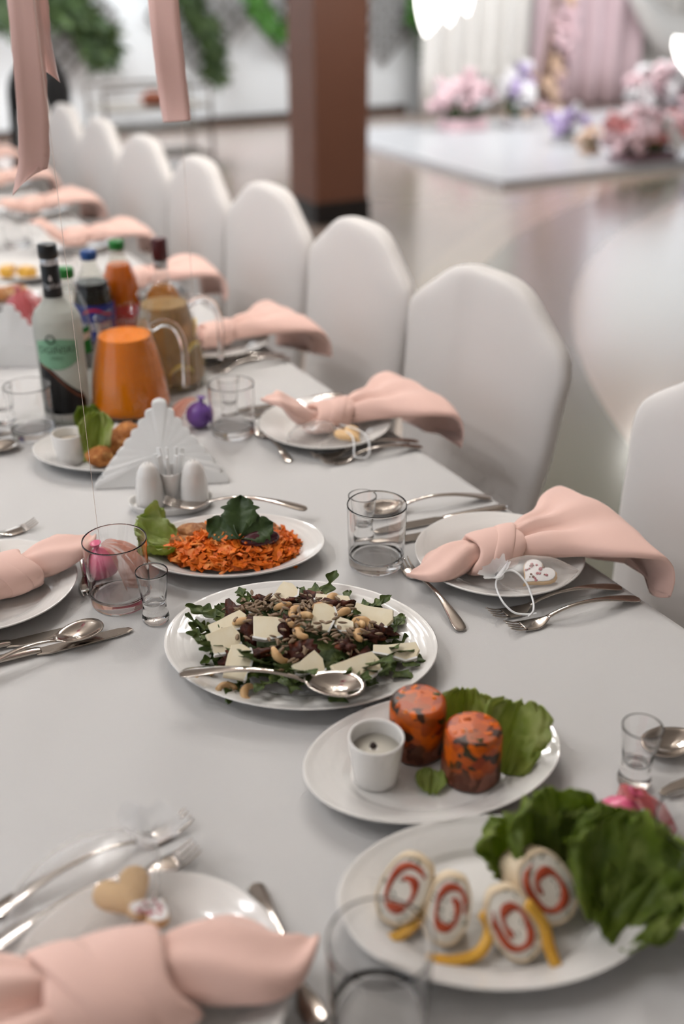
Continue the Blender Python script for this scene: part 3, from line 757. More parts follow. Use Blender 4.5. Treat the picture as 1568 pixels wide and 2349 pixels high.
# --- right side, third setting and the far ones
plate(.742, 1.885, 'round white plate with pink napkin right of the lemon water jug')
napkin(.742, 1.885, 0, 'pink knotted napkin right of the lemon water jug', 2)
cutlery('fork', (.664, 1.785), (.846, 1.778), 'fork below the plate right of the lemon water jug')
cutlery('fork', (.668, 1.760), (.846, 1.752), 'nearer fork below the plate right of the lemon water jug')
tumbler(.60, 1.98, 'clear tumbler behind the bottles')
far = [('first', 2.36), ('second', 2.84), ('third', 3.32), ('fourth', 3.80), ('fifth', 4.28), ('sixth', 4.76)]
for k, (w, y) in enumerate(far):
    plate(.742, y, 'blurred white plate behind the bottles, %s of the far row' % w)
    napkin(.735, y, rnd.uniform(-.1, .1), 'blurred pink napkin behind the bottles, %s of the far row' % w, k % 3)
    cutlery('knife', (.63, y + .12), (.83, y + .11), 'blurred knife behind the %s far pink napkin' % w)
    cutlery('fork', (.65, y - .11), (.83, y - .115), 'blurred fork before the %s far pink napkin' % w)
    tumbler(.60, y + .09, 'blurred tumbler left of the %s far pink napkin' % w)
for k, (w, y) in enumerate([('first', 2.62), ('second', 3.12), ('third', 3.62), ('fourth', 4.1)]):
    plate(.14, y, 'blurred white plate across the table, %s of the far left row' % w)
    napkin(.14, y, PI, 'blurred pink napkin across the table, %s of the far left row' % w, (k + 1) % 3)

# --- left edge setting
plate(.142, 1.157, 'round white plate cut off by the left edge of the picture')
napkin(.166, 1.150, math.radians(188), 'pink knotted napkin on the plate at the left edge', 2, 1.0, -1)
bag((.135, 1.225, T + .0085), math.radians(65), 'clear organza bag behind the napkin at the left edge', 8, None, 1.1)
cookie((.14, 1.236, T + .022), 1, 'plain cookie in the bag at the left edge', .02, False, (.2, 0), 6)
cutlery('knife', (.246, 1.036), (.040, 1.049), 'knife nearest the plate at the left edge')
cutlery('knife', (.273, 1.006), (.066, 1.017), 'knife under the spoon at the left edge')
cutlery('spoon', (.241, 1.016), (.064, .980), 'upturned shiny spoon lying on the knives at the left edge', T + .007, -.0)
cutlery('fork', (.249, 1.090), (.274, 1.255), 'fork between the left plate and the pink balloon')
cutlery('fork', (.240, 1.312), (.062, 1.296), 'fork tips behind the bag at the left edge')
tumbler(.281, 1.072, 'clear tumbler in front of the pink balloon at left')
shot(.304, 1.012, 'small clear shot glass beside the salad platter')
weight((.276, 1.132, T), .0225, 'balloon_pink', 'tulle_peach', 'small pink balloon with peach tulle behind the left tumbler', (0, -.12), 2.6, -.35, 2)

# --- foreground setting
plate(.123, .527, 'round white plate under the big blurred napkin in the foreground')
napkin(.104, .520, math.radians(172), 'big blurred pink knotted napkin in the foreground', 0, 1.28, -1)
bag((.114, .622, T + .012), math.radians(202), 'blurred organza bag with cookies behind the foreground napkin', 11, None, 1.5, (0, -.35))
cookie((.134, .606, T + .030), .2, 'pale shell shaped cookie in the foreground bag', .024, False, (.35, 0), 9)
cookie((.146, .578, T + .028), 2.2, 'iced cookie with pink flowers beside the foreground napkin', .018, True, (.3, 0), 10)
cutlery('fork', (.219, .686), (.038, .664), 'upper fork with raised tines in the foreground')
cutlery('fork', (.211, .648), (.030, .632), 'lower fork with tines behind the foreground bag')
cutlery('fork', (.224, .432), (.239, .592), 'fork between the foreground plate and the foreground tumbler')
tumbler(.266, .430, 'large blurred tumbler at the bottom edge of the picture')

# --- bottom right setting
tumbler(.548, .404, 'blurred tumbler cut off by the right edge beside the dark lettuce')
shot(.606, .532, 'clear shot glass behind the hot pink balloon')
cutlery('spoon', (.640, .556), (.83, .53), 'spoon cut off by the right edge behind the hot pink balloon')
cutlery('knife', (.614, .505), (.82, .49), 'knife tip at the right edge beside the hot pink balloon')
cutlery('knife', (.640, .480), (.84, .465), 'dark knife below the spoon at the right edge')
weight((.541, .484, T), .0225, 'balloon_pink', 'tulle_pink', 'hot pink balloon with pink tulle behind the dark lettuce', (.0, .5), 2.0, -.1, 4)
platter(.566, .286, .128, .09, 30, 'white platter whose rim shows in the bottom right corner')

# --- things half seen at the left, mid distance
weight((.566, 1.528, T), .022, 'balloon_purple', 'tulle_peach', 'small purple balloon in peach tulle beside the orange juice', (0, .2), 2.4, 2.6, 5)
weight((.448, 2.26, T), .03, 'balloon_mauve', 'tulle_pink', 'mauve balloon in pink tulle left of the bottles', (0, 0), 2.2, -1.2, 6)
tumbler(.315, 1.628, 'clear tumbler left of the piano bottle')
shot(.285, 1.70, 'clear shot glass at the left edge beside the piano bottle')
cutlery('knife', (.285, 1.655), (.08, 1.66), 'dark knife tip at the left edge near the tumbler')
cutlery('spoon', (.282, 1.588), (.09, 1.60), 'rosy spoon tip at the left edge before the tumbler')

# ================================================================== oval platters
platter(.422, .867, .153, .124, 142.2, 'large oval platter holding the rocket salad')
platter(.448, .637, .127, .088, 169.3, 'oval platter with two aspics and a sauce cup')
platter(.400, .469, .130, .089, 155.6, 'oval platter with salmon wraps and dark lettuce')
platter(.441, 1.103, .121, .083, 156.3, 'oval platter of shredded orange carrots')
platter(.405, 1.472, .128, .088, 150, 'oval platter with breaded nuggets and a white cup')
platter(.50, 2.62, .14, .095, 150, 'far platter of yellow cheese behind the black cap')
platter(.42, 2.42, .12, .09, 120, 'far platter of brown meat left of the black cap')

# ---- leaves
def leaf_lettuce(seed, L=.09, W=.075, ruf=.012, cup=.02, stem=.25):
    r = random.Random(seed); nu, nv = 44, 26; rows = []
    ph = [r.random() * 6 for _ in range(6)]
    for i in range(nv):
        v = i / (nv - 1); w = W / 2 * (stem + (1 - stem) * math.sin(PI * min(1, .08 + v * .62)) ** .9) * (1 if v < .85 else 1 - .35 * ((v - .85) / .15) ** 2); row = []
        for j in range(nu):
            u = 2 * j / (nu - 1) - 1
            e = max(abs(u) ** 2.2, max(0, v - .55) ** 1.3 * 2.1)
            nz = lambda f, k: noise.noise((u * f + k, v * f * .8 + ph[0], seed * 1.7 + k))
            jag = 1 + e * (.09 * nz(5, 1) + .07 * nz(13, 2))
            x = w * u * jag
            y = L * (v + .05 * math.cos(2 * u) * v) * (1 + e * (.07 * nz(4, 3) + .07 * nz(12, 4)))
            z = cup * (u * u * .6 + .8 * (v - .4) ** 2) + ruf * (e * (1.5 * nz(3.2, 5) + 1.0 * nz(7, 6) + .3 * nz(16, 7)) + .9 * nz(2.0, 8)) - .003 * math.exp(-(u / .08) ** 2)
            row.append((x, y, z))
        rows.append(row)
    return loft(rows, False)
def lettuce(loc, rot, label, seed, matn='lettuce', **k):
    o = mk('lettuce_leaf', leaf_lettuce(seed, **k), matn, loc=loc, rot=rot); sol(o, .0007)
    return tag(o, label, 'lettuce', 'lettuce leaves')
def rocket_mesh(seed):
    r = random.Random(seed); L = .062 * r.uniform(.85, 1.2); n = 46; rows = []; lob = r.uniform(3.6, 5.0); bend = r.uniform(-.3, .5); sway = r.uniform(-.25, .25)
    for i in range(n):
        v = i / (n - 1)
        env = .0010 if v < .18 else (.0090 * max(0, math.sin(PI * max(0, (v - .18) / .82) ** 1.15)) ** .55 + .0012) * (.85 + .3 * v)
        l = 1 if v < .18 else .14 + .86 * abs(math.sin(PI * lob * (v - .12))) ** 1.6
        if v > .82: l = max(l, .62)
        w = env * l
        row = []
        for j in range(7):
            u = (j - 3) / 3
            row.append((w * u + sway * L * v * v, L * v, bend * L * v * v + .25 * w * u * u + .0022 * math.sin(14 * v + 3 * u + seed) * abs(u)))
        rows.append(row)
    return mesh('rocket_leaf', *loft(rows, False), 'rocket')
ROCK = [rocket_mesh(k) for k in range(7)]

# ================================================================== rocket salad
sal = Vector((.422, .867, T)); ax = Vector((math.cos(math.radians(142.2)), math.sin(math.radians(142.2)), 0)); ay = Vector((-ax.y, ax.x, 0))
def S_(a, b, z): return sal + ax * a + ay * b + Vector((0, 0, z))
def mound(a, b):
    q = (a / .112) ** 2 + (b / .085) ** 2
    return .006 + .034 * max(0, 1 - q) ** .7
r = random.Random(5)
def spot(p):
    """plain words for where on the salad something lies"""
    v = Vector(p) - sal; h = v.x * .877 - v.y * .48; q = v.x * .48 + v.y * .877
    col = ['far left', 'left', 'centre left', 'centre', 'centre right', 'right', 'far right'][max(0, min(6, int((h + .105) / .03)))]
    row = ['bottom', 'lower', 'middle', 'upper', 'top'][max(0, min(4, int((q + .08) / .032)))]
    return 'in the %s row at the %s of the salad' % (row, col)
for k in range(124):
    t = 2 * PI * (k / 84) + r.uniform(-.08, .08)
    if k < 84:
        q = r.uniform(.70, .94); a, b = .104 * q * math.cos(t), .073 * q * math.sin(t); z = .012 + .010 * r.random(); tilt = (r.uniform(-.02, .42 if math.sin(t + .3) > -.3 else .12), r.uniform(-.5, .5))
        out = math.degrees(math.atan2(b, a)) + 142.2 + r.uniform(-75, 75); sc = r.uniform(.75, 1.12)
    else:
        t = r.random() * 2 * PI; q = math.sqrt(r.random()) * .8; a, b = .098 * q * math.cos(t), .073 * q * math.sin(t); z = mound(a, b) - .010; tilt = (r.uniform(-.15, .15), r.uniform(-.3, .3)); out = r.uniform(0, 360); sc = r.uniform(.6, .9)
    o = obj('rocket_leaf', ROCK[k % 7], None, S_(a * .86, b * .86, z), (tilt[0], tilt[1], math.radians(out - 90)), sc)
    tag(o, 'green rocket leaf in the salad', 'leaf', 'rocket leaves in the salad')
rows = []
for i in range(9):
    q = i / 8
    rows.append([S_(.094 * q * math.cos(t), .069 * q * math.sin(t), mound(.094 * q * math.cos(t), .069 * q * math.sin(t)) - .007 + .005 * noise.noise((6 * q * math.cos(t), 6 * q * math.sin(t), 1))) - sal for t in [2 * PI * j / 48 for j in range(48)]])
bed = tag(mk('salad_bed', loft(rows), 'rocket', loc=tuple(sal)), 'dense bed of dark green leaves under the salad toppings', 'salad', None, 'stuff')
TOM = [mesh('dried_tomato', *blob(.0105, k, .8, 2.0, 3, (1.3, .85, .45), .35), 'tomato') for k in range(4)]
tpos = [(-.01, .05), (.035, .055), (-.055, .03), (.0, -.01), (-.08, .0), (.05, .02), (.03, -.045), (-.04, -.05), (.075, -.01), (.01, .02), (-.02, -.03), (.085, .025), (.055, -.05), (-.07, .045), (.0, -.065), (-.09, -.02), (.06, .055)]
for k, (a, b) in enumerate(tpos):
    tag(obj('dried_tomato', TOM[k % 4], None, S_(a, b, mound(a, b) + .010), (r.uniform(-.6, .6), r.uniform(-.6, .6), r.random() * 6), r.uniform(.85, 1.3)), 'dark red sun-dried tomato ' + spot(S_(a, b, 0)), 'tomato', 'sun-dried tomatoes in the salad')

def px(x, y): return Vector((x, y, 0))
def brie(loc, rz, tilt, L, W0, W1, label, th=.0062, curve=.004):
    t = thing('brie_slice', label, 'cheese', loc, rz, 'brie slices on the salad'); t.rotation_euler = (tilt[0], tilt[1], rz)
    ol = [(-L / 2, -W0 / 2), (-L * .15, -W0 * .5 - curve * .6), (L * .25, -W1 / 2 - curve), (L / 2, -W1 / 2), (L / 2 + curve, 0), (L / 2, W1 / 2), (L * .2, (W0 + W1) * .27), (-L * .2, W0 * .5), (-L / 2, W0 / 2)]
    mk('paste', prism(ol, 0, th, .04), 'brie', t, smooth=False)
    strip = [(-L / 2 - .001, -W0 / 2 - .0002), (-L * .15, -W0 * .5 - curve * .6 - .0008), (L * .25, -W1 / 2 - curve - .0012), (L / 2 + .001, -W1 / 2 - .0008)]
    inner = [(x, y + .0022) for x, y in reversed(strip)]
    mk('rind', prism(strip + inner, -.0003, th + .0005), 'brie_rind', t, smooth=False)
    return t
RZ = math.radians(-28.7)
for x, y, z, rot, tl, L, W0, W1, lab in [
    (.352, .908, .036, 25, (.5, -.2), .046, .016, .020, 'long thin brie slice at the upper left of the salad'),
    (.337, .884, .034, 30, (.6, -.1), .036, .030, .026, 'square brie slice at the left of the salad'),
    (.386, .868, .044, 5, (.55, .05), .042, .030, .020, 'wedge of brie in the upper middle of the salad, left of the centre'),
    (.443, .856, .044, 80, (.2, -.45), .036, .024, .026, 'upright brie slice sprinkled with seeds in the middle of the salad'),
    (.503, .848, .036, -22, (.5, .1), .050, .016, .026, 'long brie slice topped with seeds at the upper right of the salad'),
    (.496, .788, .026, -2, (.45, 0), .054, .012, .022, 'long flat brie slice at the right rim of the salad'),
    (.336, .843, .030, 80, (.2, -.5), .042, .028, .024, 'large pale brie slice at the lower left of the salad'),
    (.395, .800, .034, 35, (.6, 0), .036, .014, .028, 'curved brie slice at the lower middle of the salad'),
    (.440, .776, .030, 30, (.55, 0), .058, .026, .026, 'largest brie slice at the lower right of the salad'),
    (.428, .922, .042, 60, (.3, -.2), .036, .020, .024, 'brie slice under seeds at the top of the salad'),
    (.474, .890, .040, -12, (.4, 0), .044, .010, .014, 'narrow brie slice at the top right of the salad'),
    (.462, .842, .040, -30, (.5, .1), .026, .012, .014, 'small brie piece between the cashews right of centre')]:
    brie((x, y, T + z + .003), RZ + math.radians(rot), tl, L * .86, W0 * .86, W1 * .86, lab)
def cashew_mesh(seed):
    q = random.Random(seed); n = 14
    path = [(.010 * math.cos(a), .0095 * math.sin(a), .001 * math.sin(2 * a)) for a in [PI * (-.02 + 1.04 * i / (n - 1)) for i in range(n)]]
    return mesh('cashew', *tube(path, [.0012 + .0038 * math.sin(PI * (i + .6) / n) ** .5 * (1.0 + .12 * math.cos(i)) for i in range(n)], 10), 'cashew')
CASH = [cashew_mesh(k) for k in range(2)]
r = random.Random(21)
for x, y in [(.3671, .9014), (.4151, .8979), (.4241, .8699), (.4212, .8552), (.379, .8279), (.4765, .8833), (.4677, .8562), (.4706, .828), (.4803, .8308), (.4724, .813), (.3327, .8725), (.3037, .8582), (.3161, .826), (.4134, .8377), (.3359, .8079), (.412, .862), (.455, .874)]:
    v = Vector((x, y, T)) - sal; a, b = v.dot(ax), v.dot(ay)
    o = obj('cashew', CASH[r.random() < .5], None, (x, y, T + mound(a, b) + .012), (r.uniform(-.2, .9), r.uniform(-.5, .5), r.random() * 6.3), r.uniform(.8, 1.05))
    tag(o, 'pale roasted cashew nut ' + spot((x, y, T)), 'cashew', 'cashews on the salad')
SEED = mesh('sunflower_seed', *lathe([(0, 0), (.0011, .0012), (.0017, .0035), (.0013, .0062), (.0, .0082)], 6, 1, .62), 'seed')
for k in range(290):
    a, b = r.gauss(-.0, .052), r.gauss(-.004, .036)
    if k % 3 == 0:
        ca, cb_ = r.choice([(-.01, .045), (.075, -.03), (-.02, -.035), (.05, -.02), (-.045, .02), (.0, .0)]); a, b = ca + r.gauss(0, .014), cb_ + r.gauss(0, .012)
    if (a / .1) ** 2 + (b / .078) ** 2 > 1: a, b = a * .6, b * .6
    o = obj('sunflower_seed', SEED, None, S_(a, b, mound(a, b) + r.uniform(.008, .021)), (1.57 + r.uniform(-.4, .4), r.uniform(-.5, .5), r.random() * 6.3), r.uniform(1.1, 1.5))
    tag(o, 'small grey-brown sunflower seed on the salad', 'seed', 'sunflower seeds on the salad')
cutlery('spoon', (.431, .738), (.276, .855), 'large serving spoon resting on the front of the salad platter', T + .0300, .015)

# ================================================================== carrot platter
car = Vector((.441, 1.103, T)); ang = math.radians(156.3); ca, sa = math.cos(ang), math.sin(ang)
def C_(a, b, z): return (car.x + ca * a - sa * b, car.y + sa * a + ca * b, T + z)
def cm(a, b): return .005 + .030 * max(0, 1 - (a / .09) ** 2 - (b / .056) ** 2) ** .55
rows = []
for i in range(11):
    q = i / 10
    rows.append([C_(-.004 + .086 * q * math.cos(t), .052 * q * math.sin(t), cm(.086 * q * math.cos(t), .052 * q * math.sin(t)) - .004 + .004 * noise.noise((9 * q * math.cos(t), 9 * q * math.sin(t), 3))) for t in [2 * PI * j / 48 for j in range(48)]])
mo = thing('carrot_salad', 'mound of shredded orange carrot on its platter', 'carrot salad', tuple(car))
inv = Matrix.Translation(-car)
b_ = mk('carrot_bed', xf(loft(rows), inv), 'carrot_base', mo)
r = random.Random(8); parts = []
for k in range(1100):
    t = r.random() * 2 * PI; q = math.sqrt(r.random()); a, b = .088 * q * math.cos(t) - .004, .054 * q * math.sin(t)
    c = Vector(C_(a, b, cm(a, b) + r.uniform(-.003, .005))) - car
    L = r.uniform(.004, .0095); w = r.uniform(.0018, .0042); th = r.uniform(.0009, .0018)
    m = Matrix.Translation(c) @ Matrix.Rotation(r.random() * 6.3, 4, 'Z') @ Matrix.Rotation(r.uniform(-.7, .7), 4, 'Y') @ Matrix.Rotation(r.uniform(-.9, .9), 4, 'X')
    cv = r.uniform(-.002, .002)
    V = [(-L, -w, 0), (0, -w * 1.1, cv), (L, -w * .6, 0), (-L, w, 0), (0, w * .9, cv), (L, w * .7, 0)]; V += [(x, y, z + th) for x, y, z in V]
    parts.append(xf((V, [(0, 3, 4, 1), (1, 4, 5, 2), (6, 7, 10, 9), (7, 8, 11, 10), (0, 1, 7, 6), (1, 2, 8, 7), (2, 5, 11, 8), (5, 4, 10, 11), (4, 3, 9, 10), (3, 0, 6, 9)]), m))
s_ = mk('carrot_shreds', join(*parts), 'carrot', mo, smooth=False); s_['kind'] = 'stuff'
for k, (x, y, z, sc_) in enumerate([(.406, 1.140, .030, 1.1), (.499, 1.100, .027, .9), (.384, 1.135, .026, .8)]):
    tag(mk('fried_fish', blob(.016 * sc_, k + 3, .4, 1.5, 3, (1.3, .8, .6), .1), 'fish', loc=(x, y, T + z), rot=(.2, .2, k)), ['brown fried fish piece beside the lettuce in the carrots', 'brown fried fish piece right of the onion slice', 'smaller fried fish piece at the left of the carrots'][k], 'fish')
lettuce((.384, 1.150, T + .008), (.62, -.15, math.radians(52)), 'frilly pale green lettuce leaf at the left end of the carrots', 41, 'lettuce_pale', L=.062, W=.075, ruf=.009, cup=.018)
lettuce((.380, 1.135, T + .010), (.25, .2, math.radians(88)), 'lower frilly lettuce leaf hanging over the carrot platter rim', 42, 'lettuce', L=.05, W=.06, ruf=.008, cup=.012)
def celery():
    t = thing('celery_leaf', 'large dark green serrated leaf standing on the carrots', 'leaf', (.444, 1.082, T + .036), RZ); t.rotation_euler = (.75, 0, RZ)
    for lob, (a0, L, W) in enumerate(((0, .058, .046), (62, .048, .038), (-58, .050, .036), (125, .024, .02), (-130, .03, .024))):
        pts = []; n = 13
        prof = [(.0, .05), (.1, .22), (.25, .62), (.4, .9), (.52, .8), (.62, .95), (.72, .62), (.82, .6), (.9, .28), (1, 0)]
        def wv(v):
            for (p, w), (p2, w2) in zip(prof, prof[1:]):
                if v <= p2: return w + (w2 - w) * (v - p) / (p2 - p)
            return 0
        rows = []
        for i in range(31):
            v = i / 30; tooth = 1 + .26 * (1 - ((v * 7) % 1)) * (v > .2)
            w = W / 2 * wv(v) * tooth
            rows.append([(w * u, L * (v + .10 * abs(u) * wv(v)), .004 * u * u + .005 * math.sin(3 * v + lob) - .0025 * math.exp(-(u / .12) ** 2) + .010 * v * v * (-1 if lob > 2 else .6)) for u in (-1, -.6, -.2, 0, .2, .6, 1)])
        o = mk('leaflet', xf(loft(rows, False), Matrix.Rotation(-math.radians(a0), 4, 'Z')), 'celery_leaf', t); sol(o, .0006)
    mk('stalk', tube([(0, .0, -.0), (.004, -.012, -.006), (.006, -.02, -.02)], .0016, 6), 'rocket_stem', t)
celery()
on = thing('onion_slice', 'shiny dark red onion wedge on the carrots', 'onion', (.468, 1.074, T + .036), RZ); on.rotation_euler = (.5, 0, RZ + .25)
rows = []
for i in range(13):
    a = PI * i / 12
    rows.append([(-.026 * math.cos(a), .011 * math.sin(a) * math.cos(b) * 1.2, .009 * math.sin(a) * math.sin(b)) for b in [PI * j / 8 for j in range(9)]])
mk('skin', loft(rows, False), 'onion', on)
mk('flesh', loft([[(x, y * .97, -.0006) for x, y, z in (q[0], q[4], q[8])] for q in rows], False), 'onion_flesh', on)
cutlery('fork', (.404, 1.252), (.572, 1.144), 'serving fork lying on the back rim of the carrot platter', T + .018, 0)

# ================================================================== aspics
for k, (x, y, hgt, lab) in enumerate([(.449, .668, .060, 'orange and brown aspic cylinder standing behind the sauce cup'), (.474, .612, .056, 'front orange aspic cylinder with carrot pieces beside the lettuce')]):
    R_ = .0278
    prof = [(0, 0), (R_ * .95, 0), (R_ * 1.03, .003), (R_ * 1.0, .02), (R_ * .985, hgt - .008), (R_ * .95, hgt - .003), (R_ * .86, hgt - .0005), (0, hgt + .0005)]
    V, F = lathe(prof, 40); V = [Vector(v) + Vector((v[0], v[1], 0)) * .03 * noise.noise((v[0] * 60, v[1] * 60, v[2] * 50 + k * 9)) for v in V]
    t = thing('aspic', lab, 'aspic', (x, y, T + .0052), 1.3 * k)
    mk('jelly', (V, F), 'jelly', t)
    q = random.Random(60 + k)
    for j in range(16):
        a = q.random() * 6.3; rr = R_ * .8 * math.sqrt(q.random()); s = q.uniform(.0022, .0045)
        mk('carrot_cube', xf(box(-s, s, -s * .8, s * .8, -s * .5, s * .5, s * .2), Matrix.Translation((rr * math.cos(a), rr * math.sin(a), hgt - .0022)) @ Matrix.Rotation(q.random() * 3, 4, (q.random(), q.random(), 1))), q.choice(['carrot', 'carrot', 'carrot_base', 'celery_leaf']), t)
def cup(loc, label, fill, r=.0262, h=.050):
    t = thing('sauce_cup', label, 'cup', loc)
    mk('cup', lathe([(0, 0), (r * .72, 0), (r * .80, .002), (r * .87, h * .3), (r * .95, h * .7), (r, h * .97), (r * .99, h), (r * .93, h), (r * .9, h * .95), (r * .84, h * .6), (r * .74, h * .2), (0, h * .16)], 44), 'porcelain', t)
    mk('sauce', lathe([(0, h * .70), (r * .86, h * .70), (r * .86, h * .69), (0, h * .68)], 36), fill, t)
    return t
cup((.392, .650, T + .0055), 'white fluted sauce cup with clear dressing on the aspic platter', 'dressing')
tag(mk('peppercorn', blob(.0034, 2, .2), 'pepper_black', loc=(.391, .6535, T + .0422)), 'single black peppercorn floating in the sauce cup', 'peppercorn')
lettuce((.484, .640, T + .010), (.85, .1, math.radians(-28)), 'light green lettuce leaf standing behind the aspics', 51, 'lettuce', L=.056, W=.056, ruf=.008, cup=.02)
lettuce((.500, .592, T + .009), (.7, .2, math.radians(-38)), 'larger green lettuce leaf at the right of the aspics', 52, 'lettuce', L=.068, W=.066, ruf=.009, cup=.02)
lettuce((.424, .606, T + .0075), (.15, 0, math.radians(-40)), 'scrap of pale lettuce between the cup and the front aspic', 53, 'lettuce_pale', L=.026, W=.03, ruf=.004, cup=.004)

# ================================================================== salmon wraps
def oval(a, b, n=40, e=.85, wob=0, ph=0):
    out = []
    for j in range(n):
        t = 2 * PI * j / n; c, s = math.cos(t), math.sin(t); k = 1 + wob * math.sin(5 * t + ph) + wob * .7 * math.sin(9 * t + 2 * ph)
        out.append((a * k * math.copysign(abs(c) ** e, c), b * k * math.copysign(abs(s) ** e, s)))
    return out
def ringp(o1, o2, z0, z1):
    """extruded ring between two outlines"""
    return loft([[(x, y, z0) for x, y in o1], [(x, y, z1) for x, y in o1], [(x, y, z1) for x, y in o2], [(x, y, z0) for x, y in o2]], True)
def wrap(loc, rz, el, rollz, a, b, depth, label, seed):
    t = thing('salmon_wrap', label, 'wrap', loc, 0, 'salmon wraps on the platter')
    mt = Matrix.Rotation(rz, 4, 'Z') @ Matrix.Rotation(PI / 2 - el, 4, 'X') @ Matrix.Rotation(rollz, 4, 'Z')
    t.rotation_euler = mt.to_euler()
    o = oval(a, b, wob=.012, ph=seed); ph0 = -PI / 2 + seed * .8
    rows = [[(x * k, y * k, z) for x, y in o] for k, z in ((.8, -depth), (.95, -depth * .98), (1.0, -depth * .85), (1.02, -depth * .4), (1, -.002), (.97, 0), (.90, 0), (.89, -.004))]
    mk('tortilla', loft(rows, True, True, False), 'tortilla', t)
    mk('cream', loft([[(x * k, y * k, z) for x, y in o] for k, z in ((.905, -.001), (.88, -.0003), (.5, 0.0001), (.02, 0.0001))], True, False, True), 'cream', t)
    n = 64; rows = []
    for i in range(n + 1):
        u = i / n; th = ph0 + u * 2.5 * PI; s = .74 - .42 * u; w = (.125 + .04 * math.sin(7 * u * PI + seed)) * (1 if .04 < u < .97 else .4)
        c_, s_ = math.cos(th), math.sin(th); e_ = .85
        cx, cy = a * math.copysign(abs(c_) ** e_, c_), b * math.copysign(abs(s_) ** e_, s_)
        rows.append([(cx * k, cy * k, z) for k, z in ((s - w, -.002), (s - w * .8, .0010), (s, .0016 + .0006 * math.sin(17 * u)), (s + w * .8, .0010), (s + w, -.002))])
    mk('salmon', loft(rows, False), 'salmon', t)
    q = random.Random(seed)
    for k in range(14):
        g = q.random() * 6.3; s = q.uniform(.8, .9) if q.random() < .6 else q.uniform(.25, .4)
        mk('dill', xf(box(-.0018, .0018, -.0005, .0005, 0, .0006), Matrix.Translation((a * s * math.cos(g), b * s * math.sin(g), -.0004)) @ Matrix.Rotation(q.random() * 3, 4, 'Z')), 'dill', t, smooth=False)
    return t
wrap((.328, .498, T + .037), RZ - .25, .62, -.36, .0195, .0290, .022, 'leftmost salmon wrap with a dark green outer ring', 3)
wrap((.350, .466, T + .034), RZ - .05, .62, -.20, .0170, .0275, .024, 'second salmon wrap from the left, narrow upright loop', 2)
wrap((.388, .432, T + .032), RZ - .02, .66, .42, .0190, .0290, .024, 'third salmon wrap from the left, leaning left', 5)
wrap((.428, .442, T + .041), RZ + .30, .62, .42, .0225, .0305, .044, 'rightmost and largest salmon wrap beside the dark lettuce', 4)
def strip(pts, label, w=.0042, th=.0022, matn='yellow_pepper'):
    P = spline(pts, 14); rows = []
    for i, p in enumerate(P):
        d = Vector(P[min(i + 1, 13)]) - Vector(P[max(i - 1, 0)]); d.normalize(); s = d.cross(Vector((0, 0, 1))).normalized(); up = s.cross(d)
        p = Vector(p); rows.append([p + s * w * x + up * th * y for x, y in ((-1, -1), (1, -1), (1.1, 0), (1, 1), (-1, 1), (-1.1, 0))])
    t = thing('pepper_strip', label, 'pepper', (0, 0, 0), 0, 'yellow pepper strips'); c = Vector(P[7]); t.location = c
    mk('skin', xf(loft(rows, True, True, True), Matrix.Translation(-c)), matn, t)
    return t
strip([(.300, .482, T + .011), (.320, .480, T + .012), (.338, .484, T + .016), (.346, .492, T + .024)], 'yellow pepper strip under the leftmost wrap')
strip([(.324, .450, T + .011), (.340, .440, T + .011), (.360, .436, T + .013), (.374, .444, T + .022), (.372, .452, T + .034)], 'curled yellow pepper strip before the second wrap')
strip([(.404, .398, T + .012), (.405, .410, T + .022), (.406, .420, T + .035), (.398, .432, T + .050)], 'yellow pepper strip leaning on the rightmost wrap')
for k, (x, y, z, rot, L, W, lab) in enumerate([
    (.450, .458, .012, (1.0, .1, math.radians(-6)), .080, .085, 'dark green lettuce leaf rising behind the rightmost wrap'),
    (.468, .410, .014, (.95, .15, math.radians(-46)), .084, .095, 'broad dark green lettuce leaf at the right end of the wrap platter'),
    (.434, .482, .012, (1.0, -.1, math.radians(12)), .056, .062, 'small dark lettuce leaf at the back of the wrap platter'),
    (.452, .392, .012, (.35, .1, math.radians(-75)), .062, .066, 'low dark lettuce leaf under the rightmost wrap'),
    (.488, .434, .016, (1.1, .1, math.radians(-22)), .066, .085, 'dark lettuce leaf before the hot pink balloon'),
    (.470, .452, .014, (.85, .2, math.radians(-30)), .060, .060, 'curled lettuce leaf in the middle of the dark lettuce')]):
    lettuce((x, y, T + z), rot, lab, 70 + k, 'lettuce_dark', L=L, W=W, ruf=.016, cup=.024)

# ================================================================== breaded nuggets
cup((.338, 1.487, T + .0055), 'white cup of pale sauce on the nugget platter', 'mayo', .0255, .048)
for k, (x, y, z, s, lab) in enumerate([(.372, 1.444, .022, 1.0, 'breaded nugget at the front, under the napkin stack'), (.402, 1.470, .026, 1.1, 'breaded nugget in the middle of the row'), (.432, 1.500, .026, 1.15, 'breaded nugget at the back below the juice jug'), (.440, 1.455, .020, 1.0, 'breaded nugget half hidden by the paper napkins'), (.395, 1.508, .020, .9, 'breaded nugget beside the standing lettuce')]):
    tag(mk('nugget', blob(.0185 * s, k + 1, .35, 1.6, 3, (1.1, .95, .85), .09), 'crumb', loc=(x, y, T + z)), lab, 'nugget', 'breaded nuggets')
lettuce((.364, 1.452, T + .010), (1.05, .1, math.radians(-34)), 'green lettuce leaf standing beside the white cup', 61, 'lettuce', L=.075, W=.05, ruf=.008, cup=.02)
lettuce((.385, 1.490, T + .012), (1.0, -.2, math.radians(-10)), 'darker lettuce leaf behind the nuggets', 62, 'lettuce_dark', L=.07, W=.045, ruf=.008, cup=.02)
